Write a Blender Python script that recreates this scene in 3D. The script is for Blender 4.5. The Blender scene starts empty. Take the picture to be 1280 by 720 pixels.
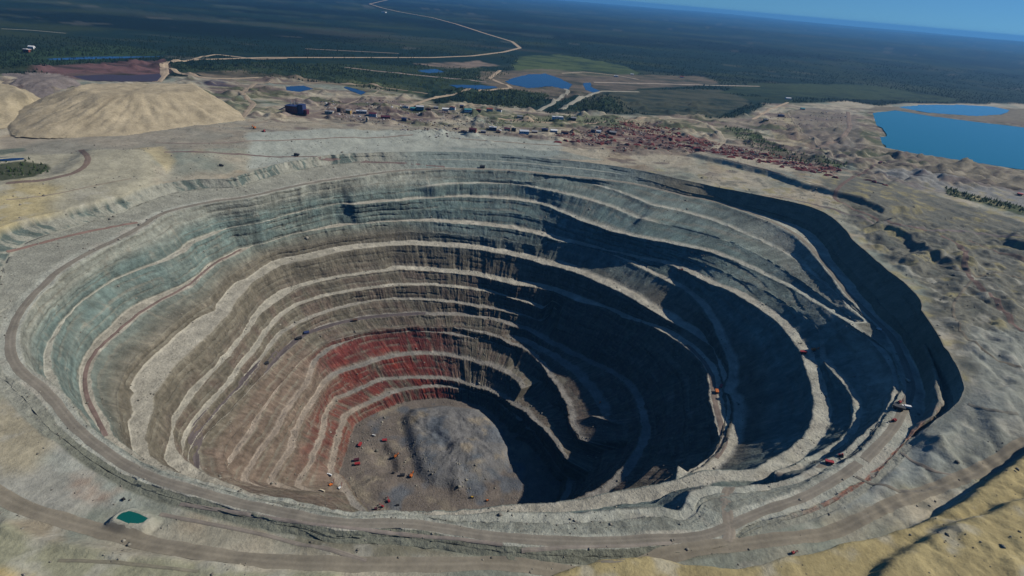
import bpy, math, random
import numpy as np
from mathutils import Matrix, Vector
random.seed(5); rng = np.random.default_rng(5)
C = bpy.context.scene.collection; scn = bpy.context.scene
# ---------------------------------------------------------------- camera
F = 700.; H = 400.; ROLL = math.radians(5.0); P = math.radians(27.8)
fw = np.array([0, math.cos(P), -math.sin(P)]); xr = np.array([1., 0, 0]); ur = np.array([0, math.sin(P), math.cos(P)])
RV = math.cos(ROLL) * xr + math.sin(ROLL) * ur; UV = -math.sin(ROLL) * xr + math.cos(ROLL) * ur
cd = bpy.data.cameras.new('camera'); cam = bpy.data.objects.new('camera', cd); C.objects.link(cam)
m = Matrix.Identity(4)
for i in range(3): m[i][0] = RV[i]; m[i][1] = UV[i]; m[i][2] = -fw[i]
m[2][3] = H; cam.matrix_world = m
cd.sensor_width = 36; cd.lens = 36 * F / 1280; cd.clip_start = 1; cd.clip_end = 200000
scn.camera = cam
# ---------------------------------------------------------------- light
SUN_EL = 38.5; SUN_AZ = 9.0        # azimuth counted from +x towards +y
w = bpy.data.worlds.new('World'); scn.world = w; w.use_nodes = True
nt = w.node_tree; sky = nt.nodes.new('ShaderNodeTexSky'); sky.sky_type = 'NISHITA'; sky.sun_disc = False
sky.sun_elevation = math.radians(SUN_EL); sky.sun_rotation = math.radians(90 - SUN_AZ)
sky.ozone_density = 4.0; sky.air_density = 1.0; sky.dust_density = 0.3; sky.altitude = 400
sky.air_density = 1.0; sky.dust_density = 0.0; sky.ozone_density = 10.0
tcw = nt.nodes.new('ShaderNodeTexCoord'); ad_ = nt.nodes.new('ShaderNodeVectorMath'); ad_.operation = 'ADD'; ad_.inputs[1].default_value = (0, 0, 0.065)
nm_ = nt.nodes.new('ShaderNodeVectorMath'); nm_.operation = 'NORMALIZE'
nt.links.new(tcw.outputs['Generated'], ad_.inputs[0]); nt.links.new(ad_.outputs[0], nm_.inputs[0]); nt.links.new(nm_.outputs[0], sky.inputs[0])
tint = nt.nodes.new('ShaderNodeVectorMath'); tint.operation = 'MULTIPLY'; tint.inputs[1].default_value = (0.95, 1.42, 1.62)
nt.links.new(sky.outputs[0], tint.inputs[0]); nt.links.new(tint.outputs[0], nt.nodes['Background'].inputs[0]); nt.nodes['Background'].inputs[1].default_value = 0.052
sd = bpy.data.lights.new('sun', 'SUN'); so = bpy.data.objects.new('sun', sd); C.objects.link(so)
sd.energy = 5.0; sd.angle = math.radians(0.5); sd.color = (1.0, 0.95, 0.87)
e = math.radians(SUN_EL); a = math.radians(SUN_AZ)
sv = Vector((math.cos(e) * math.cos(a), math.cos(e) * math.sin(a), math.sin(e)))
so.rotation_euler = sv.to_track_quat('Z', 'Y').to_euler()
scn.view_settings.view_transform = 'Standard'; scn.view_settings.look = 'None'
scn.view_settings.exposure = -0.25; scn.view_settings.gamma = 1
scn.cycles.volume_bounces = 0; scn.cycles.max_bounces = 5; scn.cycles.diffuse_bounces = 0

# ---------------------------------------------------------------- maths
def rays(px):
    px = np.atleast_2d(np.asarray(px, float))
    return fw[None] + RV[None] * ((px[:, 0] - 640) / F)[:, None] - UV[None] * ((px[:, 1] - 360) / F)[:, None]
def at(px, z=0.):
    d = rays(px); t = (z - H) / d[:, 2]; return d[:, :2] * t[:, None]
def lattice(ix, iy, seed):
    h = (ix * 374761393 + iy * 668265263 + seed * 974711) & 0xffffffff
    h = ((h ^ (h >> 13)) * 1274126177) & 0xffffffff
    h = h ^ (h >> 16)
    return (h & 0xffff) / 65535.0
def vn(x, y, seed=0):
    x = np.asarray(x, float); y = np.asarray(y, float)
    fx = np.floor(x); fy = np.floor(y); ix = fx.astype(np.int64); iy = fy.astype(np.int64)
    u = x - fx; v = y - fy; u = u * u * (3 - 2 * u); v = v * v * (3 - 2 * v)
    a = lattice(ix, iy, seed); b = lattice(ix + 1, iy, seed); c = lattice(ix, iy + 1, seed); d = lattice(ix + 1, iy + 1, seed)
    return ((a + (b - a) * u) + ((c + (d - c) * u) - (a + (b - a) * u)) * v) * 2 - 1
def fbm(x, y, seed=0, o=4, g=0.5):
    s = 0; am = 1; t = 0
    for k in range(o):
        s = s + am * vn(x, y, seed + k * 17); t += am; am *= g; x = x * 2.03 + 5.1; y = y * 2.03 + 3.7
    return s / t
def sst(a, b, x): t = np.clip((x - a) / (b - a), 0, 1); return t * t * (3 - 2 * t)
def inpoly(x, y, poly):
    r = np.zeros(x.shape, bool); n = len(poly)
    for i in range(n):
        x0, y0 = poly[i]; x1, y1 = poly[(i + 1) % n]
        if y0 == y1: continue
        r ^= ((y0 > y) != (y1 > y)) & (x < (x1 - x0) * (y - y0) / (y1 - y0) + x0)
    return r
def segdist(x, y, pts, closed=False):
    d = np.full(x.shape, 1e9); n = len(pts)
    for i in range(n if closed else n - 1):
        a = pts[i]; b = pts[(i + 1) % n]; ab = b - a; L = max(1e-9, ab @ ab)
        t = np.clip(((x - a[0]) * ab[0] + (y - a[1]) * ab[1]) / L, 0, 1)
        d = np.minimum(d, np.hypot(x - a[0] - ab[0] * t, y - a[1] - ab[1] * t))
    return d
def sdf(x, y, poly, reach):
    """signed distance (inside positive), evaluated near the polygon only"""
    out = np.full(x.shape, -1e6); lo = poly.min(0) - reach; hi = poly.max(0) + reach
    k = (x > lo[0]) & (x < hi[0]) & (y > lo[1]) & (y < hi[1])
    if k.any():
        xs = x[k]; ys = y[k]; d = segdist(xs, ys, poly, True); out[k] = np.where(inpoly(xs, ys, poly), d, -d)
    return out

# ---------------------------------------------------------------- the terraces, surveyed as crest lines (pixel x, pixel y, level)
CX, CY = -60., 930.; NT = 2200
TH = np.arange(NT) * 2 * math.pi / NT
RT = {
'C0': (-45, [(168,574,-74),(130,548,-72),(100,520,-70),(78,488,-66),(58,470,-62),(40,464,-60),(32,456,-58),(26,436,-56),(26,410,-54),(38,390,-52),(48,374,-50),(68,356,-48),(84,338),(104,326),(126,313),(152,301),(184,285),(206,268),(256,256),(320,247),(382,232),(445,222),(507,214),(570,212),(640,214),(690,219),(740,224),(800,232),(852,245),(890,252),(960,277,-47),(992,295,-49),(1020,325,-50),(1042,355,-50),(1060,375,-50),(1085,400,-50),(1102,415,-49),(1110,430,-49),(1125,465,-48),(1128,490,-48),(1115,512,-48),(1090,545,-49),(1050,580,-51),(1000,608,-54),(960,622,-55),(915,635,-56),(885,655,-57),(850,662,-57),(815,663,-57),(740,667,-58),(640,663,-59),(545,650,-60),(495,644,-60),(432,645,-61),(395,637,-62),(357,630,-63),(316,623,-64),(260,608,-66),(200,590,-70)], 20),
'C1': (-58, [(700,222,-50),(740,230),(777,242),(815,257),(845,263,-62),(890,276,-67),(960,306,-73),(990,322,-71),(1022,350,-65),(1040,362,-59),(1060,385,-53),(1085,405,-51)], 9),
'C2': (-74, [(545,232),(640,230),(702,242),(760,258,-76),(800,275,-82)], 12),
'C3': (-105, [(168,574,-77),(144,555,-80),(120,538,-86),(96,510,-90),(76,482,-94),(66,460,-98),(66,436,-100),(76,412,-102),(88,392),(106,375),(124,358),(140,350),(170,340),(210,326),(235,314),(245,303),(265,295),(285,285),(320,268),(357,263),(385,255),(415,254),(445,256),(495,252),(560,247),(640,250),(677,256),(722,275),(765,290),(802,298,-104),(830,303,-102),(855,308,-98),(890,316,-96),(925,330,-96),(960,347,-94),(992,362,-86),(1015,377,-75),(1050,397,-63),(1077,417,-55),(1100,440,-52),(1115,465,-51),(1117,480,-51),(1112,500,-52),(1100,517,-53),(1080,540,-54),(1055,563,-56),(1025,578,-58),(995,596,-60),(940,606,-61),(880,608,-62),(860,612,-62),(850,640,-62),(828,634,-62),(790,636,-62),(740,640,-62),(640,640,-63),(545,642,-63),(495,637,-64),(432,639,-65),(395,631,-66),(357,622,-67),(316,618,-68),(260,602,-70),(220,590,-73),(185,580,-76)], 14),
'C3b': (-125, [(1024,446,-106),(1034,456,-97),(1047,472,-88),(1065,497,-84),(1067,515,-84),(1057,540,-84),(1030,560,-84),(1000,577,-84),(960,592,-82)], 9),
'C4': (-155, [(150,552),(134,524),(122,506),(115,482),(114,464),(120,448),(138,426),(160,410),(180,392),(200,378),(220,368),(240,360),(252,350),(270,331),(300,317),(330,300),(380,291),(420,284),(470,278),(507,277),(570,280),(640,287),(702,302),(752,312,-153),(795,322,-148),(840,332,-139),(877,350,-129),(892,357,-125),(910,363,-121),(940,380,-115),(960,393,-111),(975,407,-109),(997,437,-108),(1010,475,-108),(1017,500,-108),(1010,535,-108),(985,562,-108),(960,573,-107),(945,585,-105)], 22),
'C4b': (-165, [(700,298,-158),(740,307,-158),(770,321,-158),(815,343,-158),(852,361,-160),(875,381,-165),(890,407,-172),(900,430,-181),(909,455,-192),(910,470,-203),(902,490,-206)], 16),
'C5': (-199, [(188,570),(184,548),(190,520),(194,498),(204,480),(220,458),(248,432),(268,414),(288,392),(308,363),(320,350),(352,332),(396,323),(420,316),(496,307),(532,307),(570,310),(640,320),(677,330),(722,342,-197),(747,353,-195),(770,363,-194),(795,377,-195),(815,389,-198),(835,401,-203)], 28),
'C6': (-248, [(222,566),(217,546),(220,528),(236,506),(262,472),(288,444),(312,414),(328,390),(352,374),(372,360),(400,352),(448,344),(496,338),(555,341),(640,356),(690,364),(725,379,-243),(755,384,-238),(777,397,-232),(815,408,-223),(840,422,-216),(865,442,-210),(880,459,-209),(885,472,-207),(885,500,-206),(892,520,-203),(897,540,-200),(902,560,-195),(890,580,-188),(862,601,-178)], 24),
'C7': (-272, [(228,568),(232,552),(240,536),(262,510),(292,478),(320,438),(338,412),(372,382),(420,368),(460,362),(495,358),(570,360),(640,373,-279),(680,388,-286)], 12),
'C8': (-300, [(236,566,-286),(244,548,-286),(262,526,-286),(300,486,-286),(318,466,-286),(338,436,-288),(352,418,-290),(380,402,-295),(420,388),(465,377),(505,375),(545,377),(595,384,-304),(640,392,-310),(680,403,-315)], 12),
'C9': (-322, [(262,604,-300),(250,585,-300),(247,565,-300),(252,550,-302),(262,538,-303),(284,520,-305),(312,488,-308),(340,460,-312),(368,432,-316),(386,418,-320),(432,404),(482,397),(545,395),(602,398,-325),(640,408,-330),(660,414,-333),(680,427,-338),(707,441,-344),(737,455,-350)], 16),
'C9b': (-352, [(640,424),(670,437),(700,455),(728,480),(746,508),(755,522)], 22),
'C10': (-338, [(280,590),(300,565),(320,538),(355,478),(380,436),(402,420),(437,409),(495,403),(545,405),(585,411),(640,430,-350),(660,440,-356),(685,470,-364),(702,495,-369),(712,530,-373),(726,552,-376)], 12),
'C11': (-352, [(308,600,-360),(350,540,-360),(388,480,-360),(398,450,-355),(415,437),(435,427),(480,415),(532,415),(577,421,-356),(640,437,-366)], 12),
'C12': (-391, [(344,600,-385),(370,560,-385),(396,500,-385),(410,478,-388),(425,467),(450,460),(495,447),(570,448),(602,456),(640,472),(652,487)], 14),
'C13': (-427, [(376,606,-415),(395,575,-415),(408,545,-418),(420,500),(440,494),(480,476),(500,474),(528,474),(560,476),(590,484),(620,494,-425),(640,507,-420),(665,525,-408),(682,540,-398),(697,555,-390),(710,570,-386)], 12),
'C14': (-440, [(418,590,-450),(420,575,-446),(426,552),(436,520),(476,500),(500,490),(528,486),(570,486),(600,492),(630,510,-438),(648,526,-432),(655,534,-428)], 12),
}
HID = {   # the side of the pit hidden behind its near lip, and the black shade: angle, radius, level
'C4': [(235,550,-150),(250,515,-145),(265,485,-138),(280,475,-128),(295,490,-118),(308,515,-110)],
'C6': [(305,455,-180),(290,430,-200),(270,425,-235),(250,440,-240),(232,480,-245)],
'C9': [(5,320,-312),(340,345,-312),(315,345,-315),(290,335,-318),(270,340,-318),(250,370,-310),(230,440,-303)],
'C14': [(10,175,-440),(345,215,-440),(315,255,-445),(290,265,-448),(270,270,-450),(240,285,-450),(215,280,-450)],
'C4b': [(345,478,-198),(335,482,-194),(325,487,-184),(312,478,-172)],
'C5': [(4,474,-202),(350,470,-206),(335,476,-200),(321,480,-184),(300,462,-170),(280,450,-172),(260,460,-180),(240,505,-190)],
}
MAST = ['C0', 'C3', 'C4', 'C5', 'C6', 'C9', 'C14']
def ringeval(name):
    z0, pts, wd = RT[name]
    A = []
    for p in pts:
        zz = p[2] if len(p) > 2 else z0; X, Y = at([p[:2]], zz)[0]
        A.append((math.degrees(math.atan2(Y - CY, X - CX)) % 360, math.hypot(X - CX, Y - CY), zz))
    full = name in MAST
    A += HID.get(name, [])
    A.sort(); A = np.array(A); deg = np.degrees(TH)
    if full:
        T = np.concatenate([A[-3:, 0] - 360, A[:, 0], A[:3, 0] + 360]); R = np.concatenate([A[-3:, 1], A[:, 1], A[:3, 1]]); Z = np.concatenate([A[-3:, 2], A[:, 2], A[:3, 2]])
        r = np.interp(deg, T, R); z = np.interp(deg, T, Z); m = np.ones(NT)
    else:
        # largest gap is where the line does not exist
        g = np.diff(np.append(A[:, 0], A[0, 0] + 360)); k = int(g.argmax()); B = np.roll(A, -(k + 1), axis=0).copy(); s = B[0, 0]
        B[:, 0] = (B[:, 0] - s) % 360; q = (deg - s) % 360
        r = np.interp(q, B[:, 0], B[:, 1]); z = np.interp(q, B[:, 0], B[:, 2]); e_ = B[-1, 0]; q2 = np.where(q > (360 + e_) / 2, q - 360, q)
        m = sst(-8, 1, q2) * (1 - sst(e_ - 1, e_ + 8, q2))
    kern = np.exp(-0.5 * (np.arange(-9, 10) / 3.2) ** 2); kern /= kern.sum()
    sm = lambda v: np.convolve(np.concatenate([v[-9:], v, v[:9]]), kern, 'valid')
    return sm(r), sm(z), m, wd
ORDER = list(RT); EV = {n: ringeval(n) for n in ORDER}
arc = TH * 600.
def pern(f, seed, o=3):      # noise along the wall, continuous all the way round
    return fbm(np.cos(TH) * f, np.sin(TH) * f + 40, seed, o)
rings = []; prev = None
for i, n in enumerate(ORDER):
    r, z, m, wd = EV[n]
    if n not in MAST:
        a_ = max(j for j in range(i) if ORDER[j] in MAST); b_ = min(j for j in range(i, len(ORDER)) if ORDER[j] in MAST)
        f_ = (i - a_) / (b_ - a_); ra, za = EV[ORDER[a_]][:2]; rb, zb = EV[ORDER[b_]][:2]
        rb_w = rb + EV[ORDER[b_]][3] * 0.6
        ri = ra + (np.minimum(rb_w, ra - 2) - ra) * f_; zi = za + (zb - za) * f_
        r = r * m + ri * (1 - m); z = z * m + zi * (1 - m)
    if prev is not None:
        r = np.minimum(r, prev[0] - 1.2); z = np.minimum(z, prev[1] - 0.4)
    wv = wd * m * (1 + 0.25 * pern(18, 100 + i))
    rings.append([r, z, wv, m]); prev = (r, z)
IDX = {n: i for i, n in enumerate(ORDER)}
def toe_trace(name, zlev, pts):          # places where the ledge is much wider than usual
    A = at(pts, zlev); th = np.degrees(np.arctan2(A[:, 1] - CY, A[:, 0] - CX)) % 360; rr = np.hypot(A[:, 0] - CX, A[:, 1] - CY)
    o = th.argsort(); th = th[o]; rr = rr[o]; deg = np.degrees(TH); R = rings[IDX[name]]
    k = (deg > th[0]) & (deg < th[-1]); wv = np.interp(deg, th, rr) - R[0]
    bl = sst(th[0], th[0] + 4, deg) * (1 - sst(th[-1] - 4, th[-1], deg))
    R[2] = np.where(k, R[2] * (1 - bl) + np.maximum(wv, 3) * bl, R[2])
toe_trace('C5', -196, [(134,500),(144,480),(164,456),(184,438),(200,426),(232,406),(268,388),(284,356),(308,348),(340,326),(380,317),(440,305),(496,302)])
toe_trace('C4', -153, [(80,482),(80,462),(84,444),(96,428),(112,408),(128,396),(150,382),(200,350),(245,330),(290,312),(336,294),(380,286),(440,278)])
toe_trace('C6', -246, [(206,526),(222,502),(256,470),(268,458),(288,430),(308,408),(320,386),(352,362),(400,348),(440,342),(496,335)])

# outer edge of the pit
deg = np.degrees(TH)
RIM = [(0,296,-28),(20,288,-28),(60,278,-28),(84,272,-28),(120,262,-26),(152,252,-24),(200,230,-20),(245,224,-20),(290,224,-20),(330,210,-18),(400,195,-18),(500,190,-18),(560,190,-18),(640,194,-18),(690,199,-18),(750,205,-18),(800,213,-18),(850,224,-18),(900,235,-14),(960,246,-6),(1010,257,-2),(1030,264,-3),(1055,285,-4),(1065,300,-4),(1085,317,-3),(1112,340,0),(1135,357,4),(1152,375,4),(1150,397,4),(1152,410,4),(1165,424,4),(1190,440,2),(1197,465,-2),(1212,490,-8),(1195,508,-20),(1165,530,-34),(1130,555,-45),(1085,585,-49),(1035,612,-52),(960,642,-54)]
A = []
for p in RIM:
    X, Y = at([p[:2]], p[2])[0]; A.append((math.degrees(math.atan2(Y - CY, X - CX)) % 360, math.hypot(X - CX, Y - CY), p[2]))
for d_, k_, z_ in ((308, 46, -57), (290, 30, -62), (270, 24, -65), (250, 24, -68), (235, 26, -73), (220, 45, -62), (208, 48, -48)):
    A.append((d_, np.interp(d_, deg, rings[0][0]) + k_, z_))
A.sort(); A = np.array(A)
rim_r = np.interp(deg, np.r_[A[-1, 0] - 360, A[:, 0], A[0, 0] + 360], np.r_[A[-1, 1], A[:, 1], A[0, 1]])
rim_z = np.interp(deg, np.r_[A[-1, 0] - 360, A[:, 0], A[0, 0] + 360], np.r_[A[-1, 2], A[:, 2], A[0, 2]])
kn_ = np.exp(-0.5 * (np.arange(-24, 25) / 8.) ** 2); kn_ /= kn_.sum()
smo = lambda v: np.convolve(np.concatenate([v[-24:], v, v[:24]]), kn_, 'valid')
rim_r = smo(rim_r) + 3 * pern(30, 377, 4); rim_z = smo(rim_z)
A = []
for p in [(1143,425,-16),(1146,440,-18),(1150,450,-19),(1160,462,-20),(1172,500,-24),(1165,520,-32),(1137,535,-44)]:
    X, Y = at([p[:2]], p[2])[0]; A.append((math.degrees(math.atan2(Y - CY, X - CX)), math.hypot(X - CX, Y - CY), p[2]))
A.sort(); A = np.array(A); dd = np.where(deg > 180, deg - 360, deg)
led_m = sst(A[0, 0] - 2, A[0, 0] + 1, dd) * (1 - sst(A[-1, 0] - 1, A[-1, 0] + 2, dd))
led_r = np.interp(dd, A[:, 0], A[:, 1]); led_z = np.interp(dd, A[:, 0], A[:, 2])
# road shelf width outside the haul road crest
w0 = np.interp(deg, [0, 8, 20, 30, 45, 70, 110, 150, 180, 200, 215, 230, 250, 270, 290, 310, 330, 345, 360], [26, 26, 22, 18, 12, 13, 13, 20, 24, 24, 24, 20, 15, 15, 18, 26, 28, 26, 26])
r0 = rings[0][0]; z0 = rings[0][1]
rim_r = np.maximum(rim_r, r0 + w0 + 12); gap = rim_r - (r0 + w0)
ew = np.interp(deg, [0, 36, 46, 322, 334, 360], [1, 1, 0, 0, 1, 1]); w0 = w0 * (1 - ew) + ew * np.maximum(w0, (rim_r - r0) - 0.72 * np.maximum(rim_z - z0, 5)); w0 = np.minimum(w0, (rim_r - r0) * 0.85)
kf = np.interp(deg, [0, 45, 60, 112, 122, 190, 202, 305, 325, 360], [.15, .15, .5, .5, .78, .78, .5, .5, .15, .15]); kz = np.interp(deg, [0, 45, 60, 112, 122, 190, 202, 305, 325, 360], [.28, .28, .5, .5, .3, .3, .5, .5, .28, .28])
tb = r0 + w0; gap = rim_r - tb; lr = tb + gap * kf; lz = z0 + (rim_z - z0) * kz
lr = led_r * led_m + lr * (1 - led_m); lz = led_z * led_m + lz * (1 - led_m)
lr = np.clip(lr, tb + 2, rim_r - 4)
lf_ = np.interp(deg, [58, 68, 104, 112], [0, 1, 1, 0]); lw = np.minimum(16 * led_m + 13 * lf_, (rim_r - lr) * 0.6)

# ---------------------------------------------------------------- columns of the polar survey mesh
cols_r = []; cols_z = []; typ = []; rid = []; frac = []      # typ: 0 floor 1 ledge 2 face 3 outside ; rid: ring below
def push(r, z, t, k, f=0.): cols_r.append(r); cols_z.append(z); typ.append(t); rid.append(k); frac.append(f)
wob = [0.8 * pern(130, 320 + i, 3) + 2.4 * pern(34, 300 + i, 4) + 2.2 * pern(11, 340 + i, 2) for i in range(len(rings) + 2)]
wobt = [1.6 * pern(40, 400 + i, 4) for i in range(len(rings) + 2)]
crest = []; toe = []
for i, (r, z, wv, m_) in enumerate(rings):
    am = 0.35 + 0.65 * m_
    crest.append((r + wob[i] * am, z + 1.2 * pern(25, 600 + i)))
for i in range(len(rings)):
    r, z, wv, m_ = rings[i]
    if i == 0: toe.append(None); continue
    rp, zp = crest[i - 1]; hgt = np.maximum(zp - z, 0.5)
    t = np.minimum(crest[i][0] + np.maximum(wv + wobt[i] * (wv > 3), 0.5), np.maximum(rp - hgt * 0.30, crest[i][0] + 0.4))
    toe.append((t, z + 0.045 * (t - crest[i][0]) + 0.2))
for i in range(1, len(rings)):               # keep the lines in order
    c0 = crest[i - 1][0]; t = np.minimum(toe[i][0], c0 - 0.4); c = np.minimum(crest[i][0], t - 0.4)
    toe[i] = (t, np.minimum(toe[i][1], crest[i - 1][1] - 0.2)); crest[i] = (c, np.minimum(crest[i][1], toe[i][1] - 0.05))
rf, zf = crest[-1]; FLOOR = -464.
# pit floor: from the centre outward
NF = 70; tf_r = rf - np.maximum(zf - FLOOR, 2) * 0.55
for k in range(NF):
    s = k / (NF - 1); push(tf_r * max(s, 0.004), np.full(NT, FLOOR), 0, len(rings), s)
gully = np.interp(deg, [112, 122, 196, 206], [0, 1, 1, 0]); rim_r = rim_r + gully * 5.0 * fbm(arc / 9., arc * 0, 371, 3)
def addface(ra, za, rb, zb, n, k, t=2, talus=True):       # from (ra,za) low/inner up to (rb,zb)
    for j in range(1, n + 1):
        s = j / n
        sr = 1 - (1 - s) ** (1.0 if not talus else 0.72) if talus else s
        sr = s ** 0.8 if talus else s
        push(ra + (rb - ra) * (1 - (1 - s) ** 1.35 if talus else s), za + (zb - za) * s, t, k, s)
addface(tf_r, np.full(NT, FLOOR), rf, zf, 8, len(rings) - 1)
for i in range(len(rings) - 1, 0, -1):
    c = crest[i]; t = toe[i]; up = crest[i - 1]
    nb = 9 if RT[ORDER[i]][2] >= 20 else 5
    addface(c[0], c[1], t[0], t[1], nb, i, 1, False)
    hm = float(np.percentile(up[1] - t[1], 80)); nf = int(np.clip(hm / 2.4, 3, 20))
    addface(t[0], t[1], up[0], up[1], nf, i - 1, 2)
addface(crest[0][0], crest[0][1], crest[0][0] + w0, crest[0][1] + 0.3, 8, 0, 1, False)
addface(crest[0][0] + w0, crest[0][1] + 0.3, lr, lz, 10, -1, 2); addface(lr, lz, lr + lw * .35, lz + .3, 2, -1, 1, False); addface(lr + lw * .35, lz + .3, lr + lw, lz - 10 * led_m, 4, -1, 2, False)
NPIT = len(cols_r)
addface(lr + lw, lz - 10 * led_m, rim_r, rim_z, 14, -2, 2)
NRIM = len(cols_r)
# land outside the pit
rr_ = [rim_r]; stp = 3.0; u = 3.0; outs = []
while u < 640: outs.append(u); u += 3.0 if u < 420 else 5.0
u_abs = 1500.; st = 9.
for k, o_ in enumerate(outs): push(rim_r + o_ + 0 * TH, rim_z.copy(), 3, -3)
last = cols_r[-1].copy(); g = 0; R1 = 1500.
d_ = 8.; off = 0.
while True:
    off += d_; d_ *= 1.022 if d_ < 60 else 1.10
    push(last + off, rim_z.copy(), 3, -3)
    if off > 64000: break
Rg = np.array(cols_r); Zg = np.array(cols_z); typ = np.array(typ); rid = np.array(rid); frac = np.array(frac); NR = len(typ)
print('grid', Rg.shape)
X = CX + Rg * np.cos(TH); Y = CY + Rg * np.sin(TH)
# rock texture: ribs and gullies on the faces, rubble on the ledges
isf = (typ == 2)[:, None]; isb = (typ == 1)[:, None]; isfl = (typ == 0)[:, None]; iso = (typ == 3)[:, None]
bulge = np.sin(np.pi * np.clip(frac, 0, 1))[:, None]
ribs = fbm(arc[None] / 11. + Zg * 0.004, Zg / 16., 11, 4) * 1.5 + fbm(arc[None] / 45., Zg / 60., 12, 2) * 2.0
subp = (Zg + 2.5 * fbm(arc[None] / 70., Zg * 0 + 2, 14, 2)) / 12.5; sub = (subp - np.floor(subp)); brk = sst(-.35, .1, fbm(arc[None] / 55., np.floor(subp) * 3.7, 15, 2))
ribs = ribs + (np.abs(sub - .5) - .25) * 0 + np.where(sub > .8, 2.6, 0.) * brk - 1.0
dR = np.where(isf, ribs * np.minimum(bulge * 1.6, 1), 0.)
X += dR * np.cos(TH); Y += dR * np.sin(TH)
Zg = Zg + np.where(isf, fbm(X / 9, Y / 9, 21, 3) * 1.3 * bulge, 0) + np.where(isb & (rid != 0)[:, None], np.maximum(fbm(X / 14, Y / 14, 22, 3), -.1) * 2.0, 0)
Zg += np.where(isfl, fbm(X / 25, Y / 25, 23, 4) * 1.2, 0)

def poly(pts, z): return at(pts, z)
# rubble mound on the floor
MP = poly([(503,535),(500,520),(514,508),(552,503),(600,508),(622,528),(641,558),(638,582),(612,600),(575,612),(540,606),(520,592),(512,565)], FLOOR + 8)
k = np.where(typ == 0)[0]
s_ = sdf(X[k], Y[k], MP, 60); hm = 12 * sst(-3, 22, s_)
hm += sst(8, 60, s_) * (6 + 12 * fbm(X[k] / 40, Y[k] / 40, 31, 4))
crk = poly([(528,534),(545,540),(555,552),(560,565)], FLOOR + 16); dd_ = segdist(X[k], Y[k], crk)
side = ((X[k] - crk[0][0]) * (crk[-1][1] - crk[0][1]) - (Y[k] - crk[0][1]) * (crk[-1][0] - crk[0][0])) * np.sign(crk[-1][1] - crk[0][1])
hm -= 6 * np.exp(-(dd_ / 9) ** 2) * sst(-3, 22, s_)
hm += 2 * sst(0, 12, side) * sst(75, 5, dd_) * sst(-3, 22, s_)
Zg[k] += hm
for pl, h_ in (([(462,560),(480,552),(492,566),(498,590),(480,592),(466,580)], -6), ([(440,610),(470,596),(500,604),(480,622),(440,626)], 5), ([(412,590),(432,598),(424,616),(398,616)], 5), ([(560,604),(600,604),(632,600),(636,618),(600,626),(565,622)], 4)):
    Zg[k] += h_ * sst(-6, 12, sdf(X[k], Y[k], poly(pl, FLOOR), 30)) * (1 + .5 * fbm(X[k] / 15, Y[k] / 15, 33, 3))

# land outside: gentle levels, dumps, banks, water hollows
PLAIN = np.interp(deg, [0, 25, 45, 150, 175, 195, 215, 235, 270, 300, 325, 345, 360], [6, 6, 0, 0, -12, -25, -46, -62, -64, -60, -48, -20, 6])
def outer_z(x, y, rim_d, th_i, zr):
    """height outside the rim; rim_d metres beyond the rim"""
    t = sst(0, 220, rim_d); z = zr * (1 - t) + PLAIN[th_i] * t
    far = sst(500, 1500, rim_d); z = z * (1 - far)
    near = .8 * sst(0, 30, rim_d) * (1 - sst(700, 1600, rim_d))
    z = z + near * (fbm(x / 90, y / 90, 41, 4) * 4.5 + fbm(x / 14, y / 14, 43, 3) * 0.8)
    z = z + sst(330, 420, x) * (1 - sst(1100, 1400, y)) * near * np.abs(fbm(x / 24, y / 24, 49, 3)) * 7
    fm = sst(1650, 1800, y) * (1 - sst(2700, 3000, y)); z = z + fm * np.maximum(fbm(x / 55, y / 40, 47, 3) - .12, 0) * 26
    sand = sst(900, 1000, x) * (1 - sst(1500, 1650, x)) * sst(1500, 1650, y) * (1 - sst(2300, 2500, y)); z = z + sand * np.abs(fbm(x / 45, y / 60, 48, 3)) * 22
    rgt = sst(200, 420, x) * (1 - sst(1100, 1500, x)) * sst(450, 650, y) * (1 - sst(1200, 1500, y)) * sst(5, 40, rim_d)
    z = z + rgt * (np.abs(fbm(x / 60, y / 60, 44, 4)) * 16 - 3)
    return z
k = np.where(typ == 3)[0]; xo = X[k]; yo = Y[k]
rd = Rg[k] - rim_r[None]; thi = np.broadcast_to(np.arange(NT)[None], rd.shape)
Zo = outer_z(xo, yo, rd, thi, rim_z[None])
BANKS = [  # (pixel outline, level it is read at, rise, run of the slope, ripple)
 ([(1068,683),(1135,667),(1175,645),(1200,630),(1240,600),(1290,572),(1560,420),(1900,900),(900,1500),(300,1300),(640,735),(690,718),(745,702),(800,697),(850,706),(920,713),(1000,700)], -45, 27, 14, 2),
 ([(1040,790),(1110,702),(1165,673),(1190,660),(1230,650),(1290,624),(1500,520),(1900,800),(1500,1100),(1050,1100)], -24, 15, 12, 2),
 ([(-200,330),(0,292),(60,272),(150,246),(190,226),(196,206),(180,194),(110,192),(70,222),(0,232),(-300,220)], -10, 14, 60, 3),
 ([(-300,760),(-60,640),(0,650),(60,672),(150,690),(250,704),(330,712),(420,716),(420,900),(-300,1100)], -60, 7, 18, 2),
 ([(860,196),(905,206),(962,221),(1000,235),(1038,246),(1072,256),(1102,272),(1150,270),(1100,235),(1000,212),(900,190)], -2, 13, 20, 2),
 ([(1078,290),(1105,291),(1132,303),(1140,312),(1170,330),(1190,318),(1150,292),(1110,280)], -4, 12, 14, 2),
 ([(1250,310),(1290,322),(1330,345),(1330,300),(1270,295)], -4, 12, 14, 1),
 ([(0,640),(60,660),(150,680),(230,695),(300,704),(300,712),(150,700),(0,668)], -62, 4, 6, 1),
]
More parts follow.
